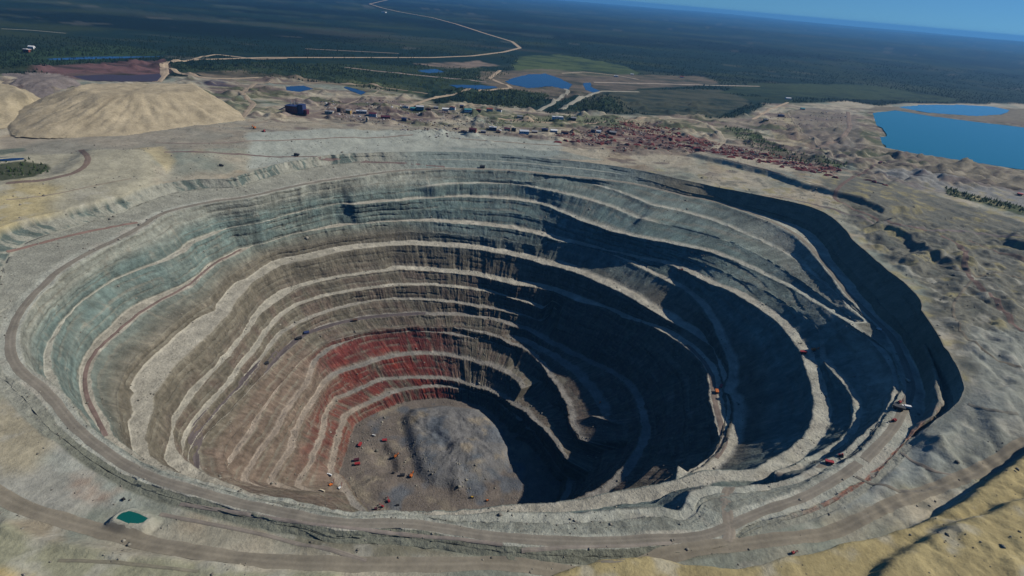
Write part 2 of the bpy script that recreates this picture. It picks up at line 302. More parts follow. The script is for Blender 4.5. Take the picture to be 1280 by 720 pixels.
for pl, zl, h_, run, rip in BANKS:
    s_ = sdf(xo, yo, poly(pl, zl), run + 20) + fbm(xo / 30, yo / 30, 51, 3) * rip * 1.5
    Zo += h_ * sst(-run * 0.5, run * 0.5, s_)
for pl, zl, h_, run in (([(1140,548),(1180,540),(1205,552),(1190,580),(1150,586)], -45, 11, 22), ([(1000,640),(1040,622),(1060,636),(1030,652)], -50, 6, 12), ([(1080,612),(1120,588),(1140,600),(1110,622)], -50, 6, 12),
                         ([(345,690),(400,662),(470,668),(520,676),(500,690),(400,694)], -56, 5, 14), ([(1165,330),(1200,318),(1225,345),(1200,362)], -6, 9, 20), ([(1120,330),(1150,312),(1165,330),(1150,345)], -6, 8, 16), ([(1160,380),(1240,350),(1300,420),(1280,470),(1200,450)], -10, 8, 30)):
    s_ = sdf(xo, yo, poly(pl, zl), run + 20)
    Zo += h_ * sst(-run * .4, run, s_) * (1 + .6 * fbm(xo / 20, yo / 20, 52, 3))
WATER = {
 'lake': [(1091,141),(1120,138),(1170,146),(1230,153),(1290,160),(1360,172),(1420,200),(1400,235),(1280,213),(1220,203),(1150,193),(1104,184),(1098,165)],
 'tailings_pond': [(1122,134),(1150,131),(1200,131),(1240,133),(1263,138),(1255,143),(1220,145),(1160,141)],
 'reservoir': [(640,98),(660,93),(682,92),(700,98),(716,106),(710,112),(690,108),(660,110),(640,106),(630,102)],
 'reservoir_arm': [(560,106),(600,106),(625,109),(600,112),(570,110)],
 'settling_pond': [(356,108),(380,107),(392,111),(375,115),(358,113)],
 'channel': [(432,108),(445,111),(458,115),(452,119),(438,114),(428,109)],
 'marsh_water': [(88,95),(130,93),(165,94),(200,92),(204,95),(198,102),(150,102),(110,101)],
 'far_pool': [(50,73.5),(90,71.5),(140,70.5),(210,70.5),(160,72.5),(110,74),(70,75)],
 'dump_pool': [(-14,200),(14,197.5),(30,197),(31,199.5),(12,201.5),(-14,203)],
 'turquoise_pool': [(142,648),(150,641),(162,637.5),(175,641),(187,648),(178,655),(160,655)],
 'river_bend': [(728,104),(738,103),(741,110),(752,114),(742,116),(731,112)],
 'strip_pool': [(520,88),(545,86),(556,90),(535,92)],
}
WZ = {'turquoise_pool': -64.5, 'dump_pool': -3}
WP = {}
for n, pl in WATER.items():
    zl = WZ.get(n, -0.5); p_ = poly(pl, zl); WP[n] = (p_, zl)
    rr = 10 if n == 'turquoise_pool' else (40 if n == 'dump_pool' else 90)
    s_ = sdf(xo, yo, p_, rr + 30); mm = sst(-rr, 0, s_)
    Zo = Zo * (1 - mm) + (zl + 0.8) * mm; Zo -= 3.5 * sst(-2, 8, s_) * (s_ > -2)
# far rises and ridges on the plain
dist = np.hypot(xo, yo)
Zo += sst(6000, 16000, dist) * (fbm(xo / 9000, yo / 5000, 61, 3) * 55 - 25) + sst(24000, 40000, dist) * (60 + 90 * fbm(xo / 14000, yo / 7000, 62, 3)) * sst(-2000, 16000, xo)
Zg[k] = Zo
# regular table of heights for placing things
NRR = 1600; rgrid = np.arange(NRR) * 2.5; TAB = np.empty((NT, NRR), np.float32)
for j in range(NT): TAB[j] = np.interp(rgrid, Rg[:, j], Zg[:, j])
def hz(x, y):
    x = np.asarray(x, float); y = np.asarray(y, float)
    r = np.hypot(x - CX, y - CY); t = (np.arctan2(y - CY, x - CX) % (2 * math.pi)) * NT / (2 * math.pi)
    j = np.floor(t).astype(int) % NT; j1 = (j + 1) % NT; ft = t - np.floor(t)
    q = np.clip(r / 2.5, 0, NRR - 1.001); i = q.astype(int); fr = q - i
    a = TAB[j, i] * (1 - fr) + TAB[j, i + 1] * fr; b = TAB[j1, i] * (1 - fr) + TAB[j1, i + 1] * fr
    return a * (1 - ft) + b * ft
def hit(px):
    """where the line of sight through a pixel meets the land"""
    d = rays(px); out = np.zeros((len(d), 3)); n = np.linalg.norm(d, axis=1); d = d / n[:, None]
    t = np.full(len(d), 150.); done = np.zeros(len(d), bool)
    for _ in range(2600):
        p = np.array([0, 0, H]) + d * t[:, None]; h = hz(p[:, 0], p[:, 1]); now = p[:, 2] <= h
        done |= now | (t > 9000)
        if done.all(): break
        t = np.where(done, t, t + np.clip((p[:, 2] - h) * 0.4, 0.6, 60))
    p = np.array([0, 0, H]) + d * t[:, None]; p[:, 2] = hz(p[:, 0], p[:, 1]); return p

# ---------------------------------------------------------------- colour of the rock and soil
def mix(c, col, f): f = np.asarray(f)[..., None]; return c * (1 - f) + np.asarray(col) * f
Dg = np.broadcast_to(deg[None], X.shape)
def dwin(a, b, soft=6):                       # angular window
    mid = (a + b) / 2; hw = (b - a) / 2; d = (Dg - mid + 180) % 360 - 180; return 1 - sst(hw - soft, hw + soft, np.abs(d))
n1 = fbm(X / 30, Y / 30, 71, 4); n2 = fbm(X / 8, Y / 8, 72, 3); n3 = fbm(X / 140, Y / 140, 73, 3)
streak = fbm(arc[None] / 7. + n1, Zg / 22, 74, 4); streak2 = fbm(arc[None] / 30. + n1 * .4, Zg / 55, 75, 3)
col = np.empty(X.shape + (3,)); col[:] = (0.27, 0.25, 0.195)
# faces
fc = np.empty_like(col); fc[:] = (0.165, 0.145, 0.105)
fc = mix(fc, (0.19, 0.23, 0.195), sst(-185, -140, Zg))
fc = mix(fc, (0.14, 0.19, 0.175), dwin(30, 112, 10) * sst(-230, -160, Zg) * .8)
fc = mix(fc, (0.15, 0.205, 0.18), .75 * sst(-175, -125, Zg) * sst(-.35, .25, streak2 + .25 * n1) * dwin(22, 216, 8))
fc = mix(fc, (0.30, 0.30, 0.24), sst(-90, -64, Zg) * .85 * (1 - .75 * dwin(30, 105, 10)))
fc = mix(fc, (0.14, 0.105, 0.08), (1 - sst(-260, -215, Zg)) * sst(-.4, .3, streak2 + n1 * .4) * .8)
redz = (1 - sst(-352, -336, Zg + n1 * 6)) * dwin(112, 170, 12) * sst(-475, -462, Zg)
fc = mix(fc, (0.15, 0.042, 0.034), redz * sst(-.5, .1, streak2 + n1 * .5 + .2))
fc = mix(fc, (0.20, 0.036, 0.022), redz * dwin(128, 172, 12) * sst(-.2, .5, n1 * .25 + streak2) * (1 - sst(-395, -365, Zg)))
leftlow = (1 - sst(-325, -305, Zg)) * dwin(170, 222, 6)
fc = mix(fc, (0.20, 0.15, 0.11), leftlow * .85)
fc = mix(fc, (0.17, 0.05, 0.035), dwin(160, 206, 10) * (1 - sst(-412, -385, Zg)) * sst(-.5, .2, streak2 + .2) * .85)
fc = mix(fc, (0.15, 0.06, 0.045), leftlow * dwin(172, 208, 10) * sst(-.3, .4, streak2 + streak * .3) * (1 - sst(-410, -375, Zg)) * .9)
fc = mix(fc, (0.155, 0.115, 0.085), leftlow * sst(.0, .35, streak2 - streak * .2) * .6)
fc = mix(fc, (0.30, 0.26, 0.19), sst(.30, .62, streak) * .35)
fc = fc * (1 + 0.10 * streak[..., None] + 0.20 * n2[..., None] + .25 * streak2[..., None])
# strata lines along the benches
fc = mix(fc, (0.25, 0.235, 0.18), isf * sst(.74, .84, sub) * brk * .55); fc *= 1 + .35 * np.clip(fbm(arc[None] / 7., Zg / 5., 176, 3), -.6, .6)[..., None]
fc *= .88
strata = vn(Zg / 3.3 + n1 * .9, arc[None] / 90 + Zg * 0, 77); fc *= (1 + .20 * strata[..., None])
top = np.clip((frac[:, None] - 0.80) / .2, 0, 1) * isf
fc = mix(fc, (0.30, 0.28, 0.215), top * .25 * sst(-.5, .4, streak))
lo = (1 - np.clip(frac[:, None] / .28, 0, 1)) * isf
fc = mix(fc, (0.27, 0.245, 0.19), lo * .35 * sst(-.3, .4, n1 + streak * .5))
# ledges
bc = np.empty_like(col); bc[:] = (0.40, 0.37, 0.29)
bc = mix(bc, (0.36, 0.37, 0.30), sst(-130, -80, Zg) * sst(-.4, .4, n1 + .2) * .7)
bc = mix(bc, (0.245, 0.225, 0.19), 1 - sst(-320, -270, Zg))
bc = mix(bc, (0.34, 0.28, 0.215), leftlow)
bc *= 1 + .30 * np.clip(fbm(X / 18, Y / 18, 178, 4), -.7, .5)[..., None]
bc *= (1 + .16 * n2[..., None] + .10 * n1[..., None])
# floor
gc = np.empty_like(col); gc[:] = (0.165, 0.138, 0.112)
gc = mix(gc, (0.17, 0.165, 0.155), sst(-2, 10, np.where(isfl, sdf(X, Y, MP, 40), -1e6)))
gc = mix(gc, (0.26, 0.22, 0.16), sst(.1, .6, n1)); gc = mix(gc, (0.10, 0.12, 0.14), sst(.2, .6, fbm(X / 45, Y / 45, 79, 3)) * .7); gc *= (1 + .2 * n2[..., None])
MK = np.ones(X.shape)
for i in range(len(rings)):
    MK[rid == i] = np.clip(rings[i][3] * 1.15, 0, 1)[None]
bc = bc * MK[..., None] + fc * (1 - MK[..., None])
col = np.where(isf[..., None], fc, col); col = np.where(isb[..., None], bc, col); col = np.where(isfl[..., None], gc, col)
# land outside
oc = np.empty_like(col); oc[:] = (0.39, 0.345, 0.25)
oc = mix(oc, (0.22, 0.24, 0.19), sst(-.2, .5, n3)); oc = mix(oc, (0.33, 0.26, 0.17), sst(.15, .6, fbm(X / 70, Y / 70, 81, 3)) * .7)
a_mot = fbm(X / 120, Y / 50, 95, 5)
def paint(pl, c, z=0., soft=6., amt=1., wig=6., scale=40., arr=None):
    if scale == 120: amt = amt * np.clip(.75 + 1.1 * a_mot, .15, 1)
    p_ = np.asarray(pl) if z is None else poly(pl, z)
    s_ = sdf(X, Y, p_, soft * 2 + wig * 2)
    kk = s_ > -1e5
    f = np.zeros(X.shape); f[kk] = sst(-soft, soft, s_[kk] + wig * fbm(X[kk] / scale, Y[kk] / scale, 85, 3)); f = f * amt
    global oc
    oc = mix(oc, c, f)
# forest beyond, disturbed ground near the pit
fl = poly([(-400,118),(0,92),(90,97),(190,102),(215,96),(330,97),(420,106),(520,117),(545,130),(640,133),(690,142),(800,143),(900,148),(930,146),(960,130),(1060,127),(1100,133),(1130,129),(1280,130),(1500,150)], 0)
fpoly = np.vstack([fl, [(9000, 1500), (9000, -6000), (-9000, -6000), (-9000, 1500)]])
s_ = sdf(X, Y, fpoly, 400); inside = sst(-25, 25, s_ + 45 * fbm(X / 160, Y / 160, 86, 4)); inside = np.where(s_ < -1e5, 0, inside)
fo = np.empty_like(col); fo[:] = (0.011, 0.029, 0.024)
fo = mix(fo, (0.030, 0.045, 0.022), sst(-.1, .5, fbm(X / 700, Y / 350, 87, 4)))
fo = mix(fo, (0.05, 0.05, 0.035), sst(.35, .6, fbm(X / 1500, Y / 500, 88, 4)) * .7)
fo = mix(fo, (0.006, 0.016, 0.014), sst(-.1, .4, fbm(X / 2600, Y / 500, 89, 4))); fo = mix(fo, (0.04, 0.055, 0.04), sst(.3, .55, fbm(X / 900, Y / 300, 90, 5)) * .8); fo = mix(fo, (0.16, 0.15, 0.12), sst(.56, .64, fbm(X / 420, Y / 200, 94, 3)) * .3)
oc = mix(fo, 0, np.zeros(X.shape)) * (1 - inside[..., None]) + oc * inside[..., None]
G = (0.05, 0.075, 0.030); BR = (0.15, 0.115, 0.08); BE = (0.33, 0.26, 0.17)
far = dict(soft=15, wig=45, scale=120)
paint([(215,84),(330,78),(420,80),(600,84),(640,92),(610,112),(560,118),(430,104),(330,94),(240,92)], (0.035,0.055,0.03), **far)
paint([(230,92),(300,88),(380,98),(430,106),(300,104)], (0.20,0.16,0.11), **far)
paint([(245,97),(280,98),(300,112),(290,122),(262,112)], (0.06,0.055,0.075), **far)
paint([(50,84),(120,78),(200,77),(207,90),(202,103),(96,101),(30,92)], (0.15,0.085,0.08), **far)
paint([(990,104),(1060,107),(1140,116),(1160,122),(1080,120),(990,114)], (0.07,0.10,0.045), **far)
paint([(0,62),(150,58),(210,66),(100,76),(0,84)], (0.03,0.055,0.028), soft=60, wig=120, scale=300)
paint([(520,80),(600,76),(622,82),(560,86)], (0.22,0.17,0.13), **far)
paint([(650,70),(700,68),(780,82),(800,92),(760,96),(680,92),(640,88)], (0.08,0.11,0.045), **far)
paint([(600,90),(680,86),(760,92),(880,96),(900,104),(800,112),(760,116),(700,126),(640,118),(600,104)], (0.19,0.15,0.11), amt=.75, **far)
paint([(560,116),(640,112),(690,118),(660,136),(600,132)], (0.03,0.05,0.03), **far)
paint([(730,120),(800,112),(900,112),(940,128),(900,146),(800,142),(716,140)], (0.07,0.075,0.05), **far)
paint([(720,130),(760,126),(780,140),(715,141)], (0.03,0.05,0.03), **far)
paint([(940,104),(1080,106),(1200,124),(1180,128),(1000,122),(900,116)], (0.04,0.06,0.03), **far)
paint([(430,100),(520,110),(540,120),(450,118)], (0.09,0.105,0.05), **far)
# nearf
nearf = dict(soft=8, wig=18, scale=60)
paint([(1090,133),(1280,136),(1400,150),(1400,290),(1280,260),(1104,232),(1060,210),(1075,160)], (0.19,0.165,0.115), **nearf)
paint([(1086,214),(1150,216),(1280,244),(1280,266),(1180,246),(1100,232)], (0.24,0.235,0.21), **nearf)
paint([(1180,238),(1280,262),(1280,272),(1180,246)], (0.07,0.085,0.04), **nearf)
paint([(905,158),(935,162),(1000,196),(1060,208),(1050,214),(980,200),(930,180)], (0.06,0.085,0.035), **nearf)
paint([(640,142),(760,146),(820,158),(800,164),(700,160),(600,158)], (0.10,0.12,0.06), amt=.8, **nearf)
paint([(770,153),(820,155),(850,168),(810,168)], (0.17,0.05,0.045), amt=.8, **nearf)
paint([(690,170),(760,160),(860,170),(960,190),(1050,212),(1040,224),(960,206),(860,190),(760,184)], (0.16,0.055,0.048), amt=.85, **nearf)
paint([(960,150),(1000,136),(1050,140),(1060,180),(1000,190),(966,176)], (0.34,0.29,0.17), amt=.8, **nearf)
paint([(790,152),(880,146),(900,160),(860,172),(800,166)], (0.28,0.24,0.16), amt=.8, **nearf)
paint([(355,125),(480,122),(560,140),(540,152),(400,148),(350,145)], (0.17,0.13,0.12), amt=.7, **nearf)
paint([(0,168),(320,152),(640,158),(700,172),(660,184),(400,182),(0,192)], (0.27,0.24,0.185), amt=.7, z=0, **nearf)
mz = sst(1450, 1650, Y) * (1 - sst(2900, 3300, Y)) * inside
a1 = fbm(X / 260, Y / 110, 191, 4); a2 = fbm(X / 190, Y / 80, 192, 4); a3 = fbm(X / 60, Y / 30, 193, 3)
oc = mix(oc, (0.165, 0.125, 0.10), mz * sst(.02, .25, a1) * .75); oc = mix(oc, (0.075, 0.09, 0.045), mz * sst(.12, .3, a2) * .8 * sst(1650, 1900, Y)); oc = mix(oc, (0.36, 0.31, 0.22), mz * sst(.12, .4, a3) * .6)
oc = mix(oc, (0.10, 0.07, 0.07), mz * sst(.2, .45, -a3) * .6)
paint([(985,140),(1010,134),(1050,138),(1072,150),(1078,190),(1040,196),(1010,180)], (0.17,0.145,0.12), amt=.7, **nearf)
# eastern plateau: olive grey rubble with ochre crests
paint([(1010,232),(1110,232),(1290,290),(1290,560),(1180,560),(1205,500),(1190,430),(1150,415),(1155,370),(1100,325),(1060,270)], (0.155,0.15,0.115), z=-10, soft=12, wig=20, scale=60)
er = np.clip(fbm(X / 26, Y / 26, 44, 4), -1, 1); em = sst(200, 420, X) * sst(380, 460, Y) * (1 - sst(1500, 1700, Y)) * (1 - sst(1300, 1700, X))
oc = mix(oc, (0.30, 0.26, 0.13), em * sst(.12, .5, er) * .75); oc = mix(oc, (0.09, 0.10, 0.085), em * sst(.15, .5, -er) * .6)
paint([(1190,440),(1290,440),(1290,600),(1140,600),(1100,585),(1150,540),(1200,505)], (0.24,0.25,0.21), z=-40, soft=12, wig=14, amt=.85)
# western and near ground: pale with stains
paint([(0,192),(180,192),(196,206),(190,226),(150,246),(60,272),(0,292),(-300,330),(-300,200)], (0.34,0.315,0.225), z=-5, soft=10, wig=10)
paint([(20,225),(70,235),(60,262),(0,285),(-60,290)], (0.42,0.34,0.16), z=-5, soft=25, wig=20, amt=.7)
paint([(170,188),(205,186),(220,202),(208,212),(192,200)], (0.42,0.35,0.2), z=-8, soft=8, wig=6, amt=.8)
paint([(0,500),(60,520),(110,570),(150,620),(60,640),(0,615),(-200,560)], (0.31,0.30,0.245), z=-60, soft=12, wig=12)
paint([(0,490),(30,505),(60,540),(30,570),(0,580),(-80,560)], (0.36,0.31,0.2), z=-55, soft=15, wig=12, amt=.8)
paint([(84,580),(110,576),(145,604),(130,618),(95,606)], (0.36,0.21,0.13), z=-58, soft=10, wig=12, amt=.6, scale=15)
paint([(60,560),(120,560),(160,600),(200,625),(160,630),(90,590)], (0.33,0.36,0.30), z=-58, soft=12, wig=12, amt=.5)
paint([(690,718),(745,702),(800,697),(850,706),(920,713),(1000,700),(1068,683),(1135,667),(1200,630),(1290,572),(1560,420),(1900,900),(900,1500),(600,1300)], (0.37,0.30,0.145), z=-48, soft=5, wig=4)
paint([(-300,760),(-60,640),(0,650),(60,672),(150,690),(250,704),(330,712),(420,716),(420,900),(-300,1100)], (0.30,0.29,0.19), z=-58, soft=6, wig=6)
paint([(-100,700),(0,706),(60,722),(60,800),(-100,800)], (0.40,0.31,0.14), z=-55, soft=6, wig=6)
paint([(330,662),(460,656),(560,664),(610,676),(560,690),(470,688),(380,676)], (0.155,0.145,0.10), z=-56, soft=8, wig=6, amt=.85)
paint([(920,620),(1060,586),(1130,560),(1175,580),(1130,610),(1040,640),(950,660)], (0.25,0.27,0.24), z=-50, soft=8, wig=10, amt=.8)
oc *= (1 + (.12 * n2 + .10 * n1)[..., None] * inside[..., None])
paint([(310,168),(400,164),(560,166),(700,178),(700,190),(640,192),(560,188),(400,192),(310,206)], (0.345,0.365,0.305), z=-6, soft=12, wig=14, amt=.85)
paint([(560,180),(640,182),(700,186),(760,196),(700,194),(620,190)], (0.17,0.21,0.19), z=-6, soft=6, wig=10, amt=.6)
oc = mix(oc, (0.43, 0.41, 0.33), inside * sst(.1, .5, fbm(X / 22, Y / 22, 97, 4)) * (1 - sst(900, 1200, Y)) * .5)
paint([(-10,205),(30,201),(60,203),(62,209),(40,218),(0,221),(-20,216)], (0.04,0.052,0.025), z=-3, soft=4, wig=5, scale=15, amt=.9)
paint([(-10,186),(30,183),(34,187),(0,192)], (0.10,0.13,0.10), z=-3, soft=4, wig=5, scale=15, amt=.8)
slope_rim = (rid == -2)[:, None]
col = np.where(iso[..., None], oc, col)
rimc = mix(np.broadcast_to(np.array((0.29, 0.285, 0.225)), col.shape), (0.085, 0.115, 0.10), dwin(120, 196, 6) * sst(-.05, .35, (fbm(arc[None] / 5. + n1 * 2, Zg / 14, 174, 4) + .6 * fbm(arc[None] / 40., Zg / 60, 175, 2))) * (rid == -2)[:, None] * .9)
rimc = mix(rimc, (0.185, 0.225, 0.20), dwin(50, 114, 6) * .85 * (typ != 1)[:, None]); rimc = mix(rimc, (0.37, 0.355, 0.28), dwin(50, 114, 6) * (typ == 1)[:, None] * .9); rimc = mix(rimc, (0.17, 0.15, 0.10), dwin(-25, 55, 6) * .8)
rimc = mix(rimc, (0.16, 0.165, 0.12), dwin(226, 300, 10) * .8); rimc = mix(rimc, (0.26, 0.075, 0.04), dwin(-52, -30, 5) * sst(-.3, .3, n2 + .2) * .7 * (rid == -1)[:, None])
rimc = rimc * (1 + .14 * n2[..., None] + .12 * streak[..., None])
col = np.where(((rid < 0) & (typ != 3))[:, None, None], rimc, col)
col = np.clip(col, 0.004, 0.7)

# ---------------------------------------------------------------- helpers for meshes, materials, tags
def tag(o, label=None, cat=None, group=None, kind=None):
    if label: o['label'] = label
    if cat: o['category'] = cat
    if group: o['group'] = group
    if kind: o['kind'] = kind
    return o
def mesh_np(name, v, f4, mat, colors=None, smooth=False):
    me = bpy.data.meshes.new(name); nv = len(v); nf = len(f4); k = f4.shape[1]
    me.vertices.add(nv); me.vertices.foreach_set('co', np.asarray(v, np.float32).ravel())
    me.loops.add(nf * k); me.loops.foreach_set('vertex_index', f4.astype(np.int32).ravel())
    me.polygons.add(nf); me.polygons.foreach_set('loop_start', (np.arange(nf) * k).astype(np.int32)); me.polygons.foreach_set('loop_total', np.full(nf, k, np.int32))
    if smooth: me.polygons.foreach_set('use_smooth', np.ones(nf, bool))
    me.update(calc_edges=True)
    if colors is not None:
        at_ = me.color_attributes.new('Col', 'FLOAT_COLOR', 'POINT'); c4 = np.ones((nv, 4), np.float32); c4[:, :3] = colors; at_.data.foreach_set('color', c4.ravel())
    me.materials.append(mat); o = bpy.data.objects.new(name, me); C.objects.link(o); return o
def rockmat(name, base=None, s1=0.25, s2=0.04, bump=0.9, dist=1.5, var=0.35, rough=0.95):
    m = bpy.data.materials.new(name); m.use_nodes = True; t = m.node_tree; b = t.nodes['Principled BSDF']
    b.inputs['Roughness'].default_value = rough; b.inputs['Specular IOR Level'].default_value = 0.1
    tc = t.nodes.new('ShaderNodeNewGeometry')
    def noise(s, d, r=.6):
        n = t.nodes.new('ShaderNodeTexNoise'); n.inputs['Scale'].default_value = s; n.inputs['Detail'].default_value = d; n.inputs['Roughness'].default_value = r
        t.links.new(tc.outputs['Position'], n.inputs['Vector']); return n
    a = noise(s1, 6, .65); c = noise(s2, 5, .6)
    ad = t.nodes.new('ShaderNodeMath'); ad.operation = 'ADD'; t.links.new(a.outputs[0], ad.inputs[0]); t.links.new(c.outputs[0], ad.inputs[1])
    mr = t.nodes.new('ShaderNodeMapRange'); mr.inputs[1].default_value = .6; mr.inputs[2].default_value = 1.4; mr.inputs[3].default_value = 1 - var; mr.inputs[4].default_value = 1 + var
    t.links.new(ad.outputs[0], mr.inputs[0])
    mu = t.nodes.new('ShaderNodeVectorMath'); mu.operation = 'SCALE'; t.links.new(mr.outputs[0], mu.inputs['Scale'])
    if base is None:
        at_ = t.nodes.new('ShaderNodeAttribute'); at_.attribute_name = 'Col'; t.links.new(at_.outputs['Color'], mu.inputs[0])
    else:
        mu.inputs[0].default_value = base
    t.links.new(mu.outputs[0], b.inputs['Base Color'])
    bp = t.nodes.new('ShaderNodeBump'); bp.inputs['Strength'].default_value = bump; bp.inputs['Distance'].default_value = dist
    t.links.new(a.outputs[0], bp.inputs['Height']); t.links.new(bp.outputs[0], b.inputs['Normal']); return m
M_ROCK = rockmat('rock', bump=1.0, dist=2.2); M_SOIL = rockmat('soil', s1=0.2, s2=0.03, bump=.8, dist=1.6)
def grid_obj(name, i0, i1, mat):
    n = i1 - i0; v = np.stack([X[i0:i1], Y[i0:i1], Zg[i0:i1]], -1).reshape(-1, 3)
    ii, jj = np.meshgrid(np.arange(n - 1), np.arange(NT), indexing='ij'); j2 = (jj + 1) % NT
    f = np.stack([ii * NT + jj, (ii + 1) * NT + jj, (ii + 1) * NT + j2, ii * NT + j2], -1).reshape(-1, 4)
    return mesh_np(name, v, f, mat, col[i0:i1].reshape(-1, 3))
nfl = NF
tag(grid_obj('pit_floor', 0, nfl, M_ROCK), kind='structure')
tag(grid_obj('terraced_pit_wall', nfl - 1, NRIM, M_ROCK), kind='structure')
i_far = int(np.searchsorted(Rg[:, 0], 6000))
tag(grid_obj('ground', NRIM - 1, i_far, M_SOIL), kind='structure')
M_FAR = rockmat('far_land', s1=0.006, s2=0.0012, bump=0.0, dist=1, var=.45)
tag(grid_obj('far_plain', i_far - 1, NR, M_FAR), kind='structure')

def plain(name, c, rough=.6, metal=0., var=.12, s=.6):
    m = bpy.data.materials.new(name); m.use_nodes = True; t = m.node_tree; b = t.nodes['Principled BSDF']
    b.inputs['Roughness'].default_value = rough; b.inputs['Metallic'].default_value = metal
    n = t.nodes.new('ShaderNodeTexNoise'); n.inputs['Scale'].default_value = s; n.inputs['Detail'].default_value = 4
    g = t.nodes.new('ShaderNodeNewGeometry'); t.links.new(g.outputs['Position'], n.inputs['Vector'])
    r = t.nodes.new('ShaderNodeMix'); r.data_type = 'RGBA'; r.inputs[6].default_value = tuple(max(0, x * (1 - 2 * var)) for x in c) + (1,); r.inputs[7].default_value = tuple(min(1, x * (1 + var)) for x in c) + (1,)
    t.links.new(n.outputs[0], r.inputs[0]); t.links.new(r.outputs[2], b.inputs['Base Color']); return m
# ---------------------------------------------------------------- water
def watermat(name, c, rough=.12):
    m = bpy.data.materials.new(name); m.use_nodes = True; t = m.node_tree; b = t.nodes['Principled BSDF']
    b.inputs['Base Color'].default_value = c + (1,); b.inputs['Roughness'].default_value = rough; b.inputs['IOR'].default_value = 1.33
    n = t.nodes.new('ShaderNodeTexNoise'); n.inputs['Scale'].default_value = .05; n.inputs['Detail'].default_value = 5
    g = t.nodes.new('ShaderNodeNewGeometry'); t.links.new(g.outputs['Position'], n.inputs['Vector'])
    bp = t.nodes.new('ShaderNodeBump'); bp.inputs['Strength'].default_value = .25; bp.inputs['Distance'].default_value = .5
    t.links.new(n.outputs[0], bp.inputs['Height']); t.links.new(bp.outputs[0], b.inputs['Normal']); return m
MW = {'lake': watermat('lake_water', (0.004, 0.12, 0.14)), 'tailings_pond': watermat('pond_water', (0.03, 0.16, 0.26)), 'turquoise_pool': watermat('pool_water', (0.006, 0.10, 0.08), .3)}
MWD = watermat('dark_water', (0.008, 0.03, 0.08)); MWM = watermat('marsh', (0.055, 0.045, 0.06), .6)
for n, (p_, zl) in WP.items():
    # densify the shore and roughen it
    pts = []
    for i in range(len(p_)):
        a_, b_ = p_[i], p_[(i + 1) % len(p_)]; L = np.linalg.norm(b_ - a_); q = max(2, int(L / (2 if n == 'turquoise_pool' else 25)))
        for j in range(q):
            c_ = a_ + (b_ - a_) * j / q; s = .8 if n == 'turquoise_pool' else (38 if n == 'lake' else 12)
            pts.append((c_[0] + s * float(vn(c_[0] / (3 * s), c_[1] / (3 * s), 5)), c_[1] + s * float(vn(c_[0] / (3 * s), c_[1] / (3 * s), 6))))
    me = bpy.data.meshes.new(n); me.from_pydata([(x, y, zl) for x, y in pts], [], [list(range(len(pts)))]); me.update()
    if me.polygons[0].normal.z < 0: me.flip_normals()
    me.materials.append(MW.get(n, MWM if n == 'marsh_water' else MWD)); o = bpy.data.objects.new(n, me); C.objects.link(o); tag(o, kind='structure')
# ---------------------------------------------------------------- dirt roads draped over the land
def smooth_path(p, step):
    p = np.asarray(p, float); d = np.r_[0, np.cumsum(np.linalg.norm(np.diff(p, axis=0), axis=1))]; n = max(4, int(d[-1] / step)); s = np.linspace(0, d[-1], n)
    q = np.stack([np.interp(s, d, p[:, 0]), np.interp(s, d, p[:, 1])], 1)
    k = max(1, int(25 / step)); w_ = np.exp(-0.5 * (np.arange(-2 * k, 2 * k + 1) / k) ** 2); w_ /= w_.sum()
    e_ = np.vstack([np.repeat(q[:1], 2 * k, 0), q, np.repeat(q[-1:], 2 * k, 0)])
    return np.stack([np.convolve(e_[:, i], w_, 'valid') for i in range(2)], 1)
ROADS = []
M_ROAD = rockmat('road_dust', s1=.3, s2=.05, bump=.3, dist=.5, var=.22)
def road(name, pts, width, c, z=None, lift=.35, step=None, world=None):
    if world is None: q = hit(pts)[:, :2] if z is None else at(pts, z)
    else: q = world
    if lift > 1: ROADS.append(np.array(q))
    step = step or max(2.0, width / 4); q = smooth_path(q, step); t = np.gradient(q, axis=0); t /= np.linalg.norm(t, axis=1)[:, None] + 1e-9; nrm = np.stack([-t[:, 1], t[:, 0]], 1)
    n = len(q); K = 7; s = np.arange(n) * step
    wl = width / 2 * (1 + .18 * fbm(s / 18, 0 * s + len(name), 91, 3)); wr = width / 2 * (1 + .18 * fbm(s / 18, 0 * s + 7 + len(name), 92, 3))
    V = []; col_ = []
    for k in range(K):
        f = -1 + 2 * k / (K - 1); off = np.where(f < 0, f * wl, f * wr); p = q + nrm * off[:, None]
        zz = hz(p[:, 0], p[:, 1]) + lift - (0.6 if abs(f) == 1 else 0) * lift; V.append(np.stack([p[:, 0], p[:, 1], zz], 1))
        cc = np.array(c)[None] * (1 + .12 * math.cos(f * 7) + .15 * fbm(p[:, 0] / 12, p[:, 1] / 12, 93, 2))[:, None]; col_.append(cc)
    V = np.array(V).transpose(1, 0, 2).reshape(-1, 3); cl = np.array(col_).transpose(1, 0, 2).reshape(-1, 3)
    ii, kk = np.meshgrid(np.arange(n - 1), np.arange(K - 1), indexing='ij'); b0 = ii * K + kk
    f4 = np.stack([b0, b0 + 1, b0 + K + 1, b0 + K], -1).reshape(-1, 4)[:, ::-1]
    return tag(mesh_np(name, V, f4, M_ROAD, cl), kind='structure')
TAN = (0.40, 0.31, 0.21); DK = (0.225, 0.20, 0.155); GR = (0.115, 0.095, 0.09)
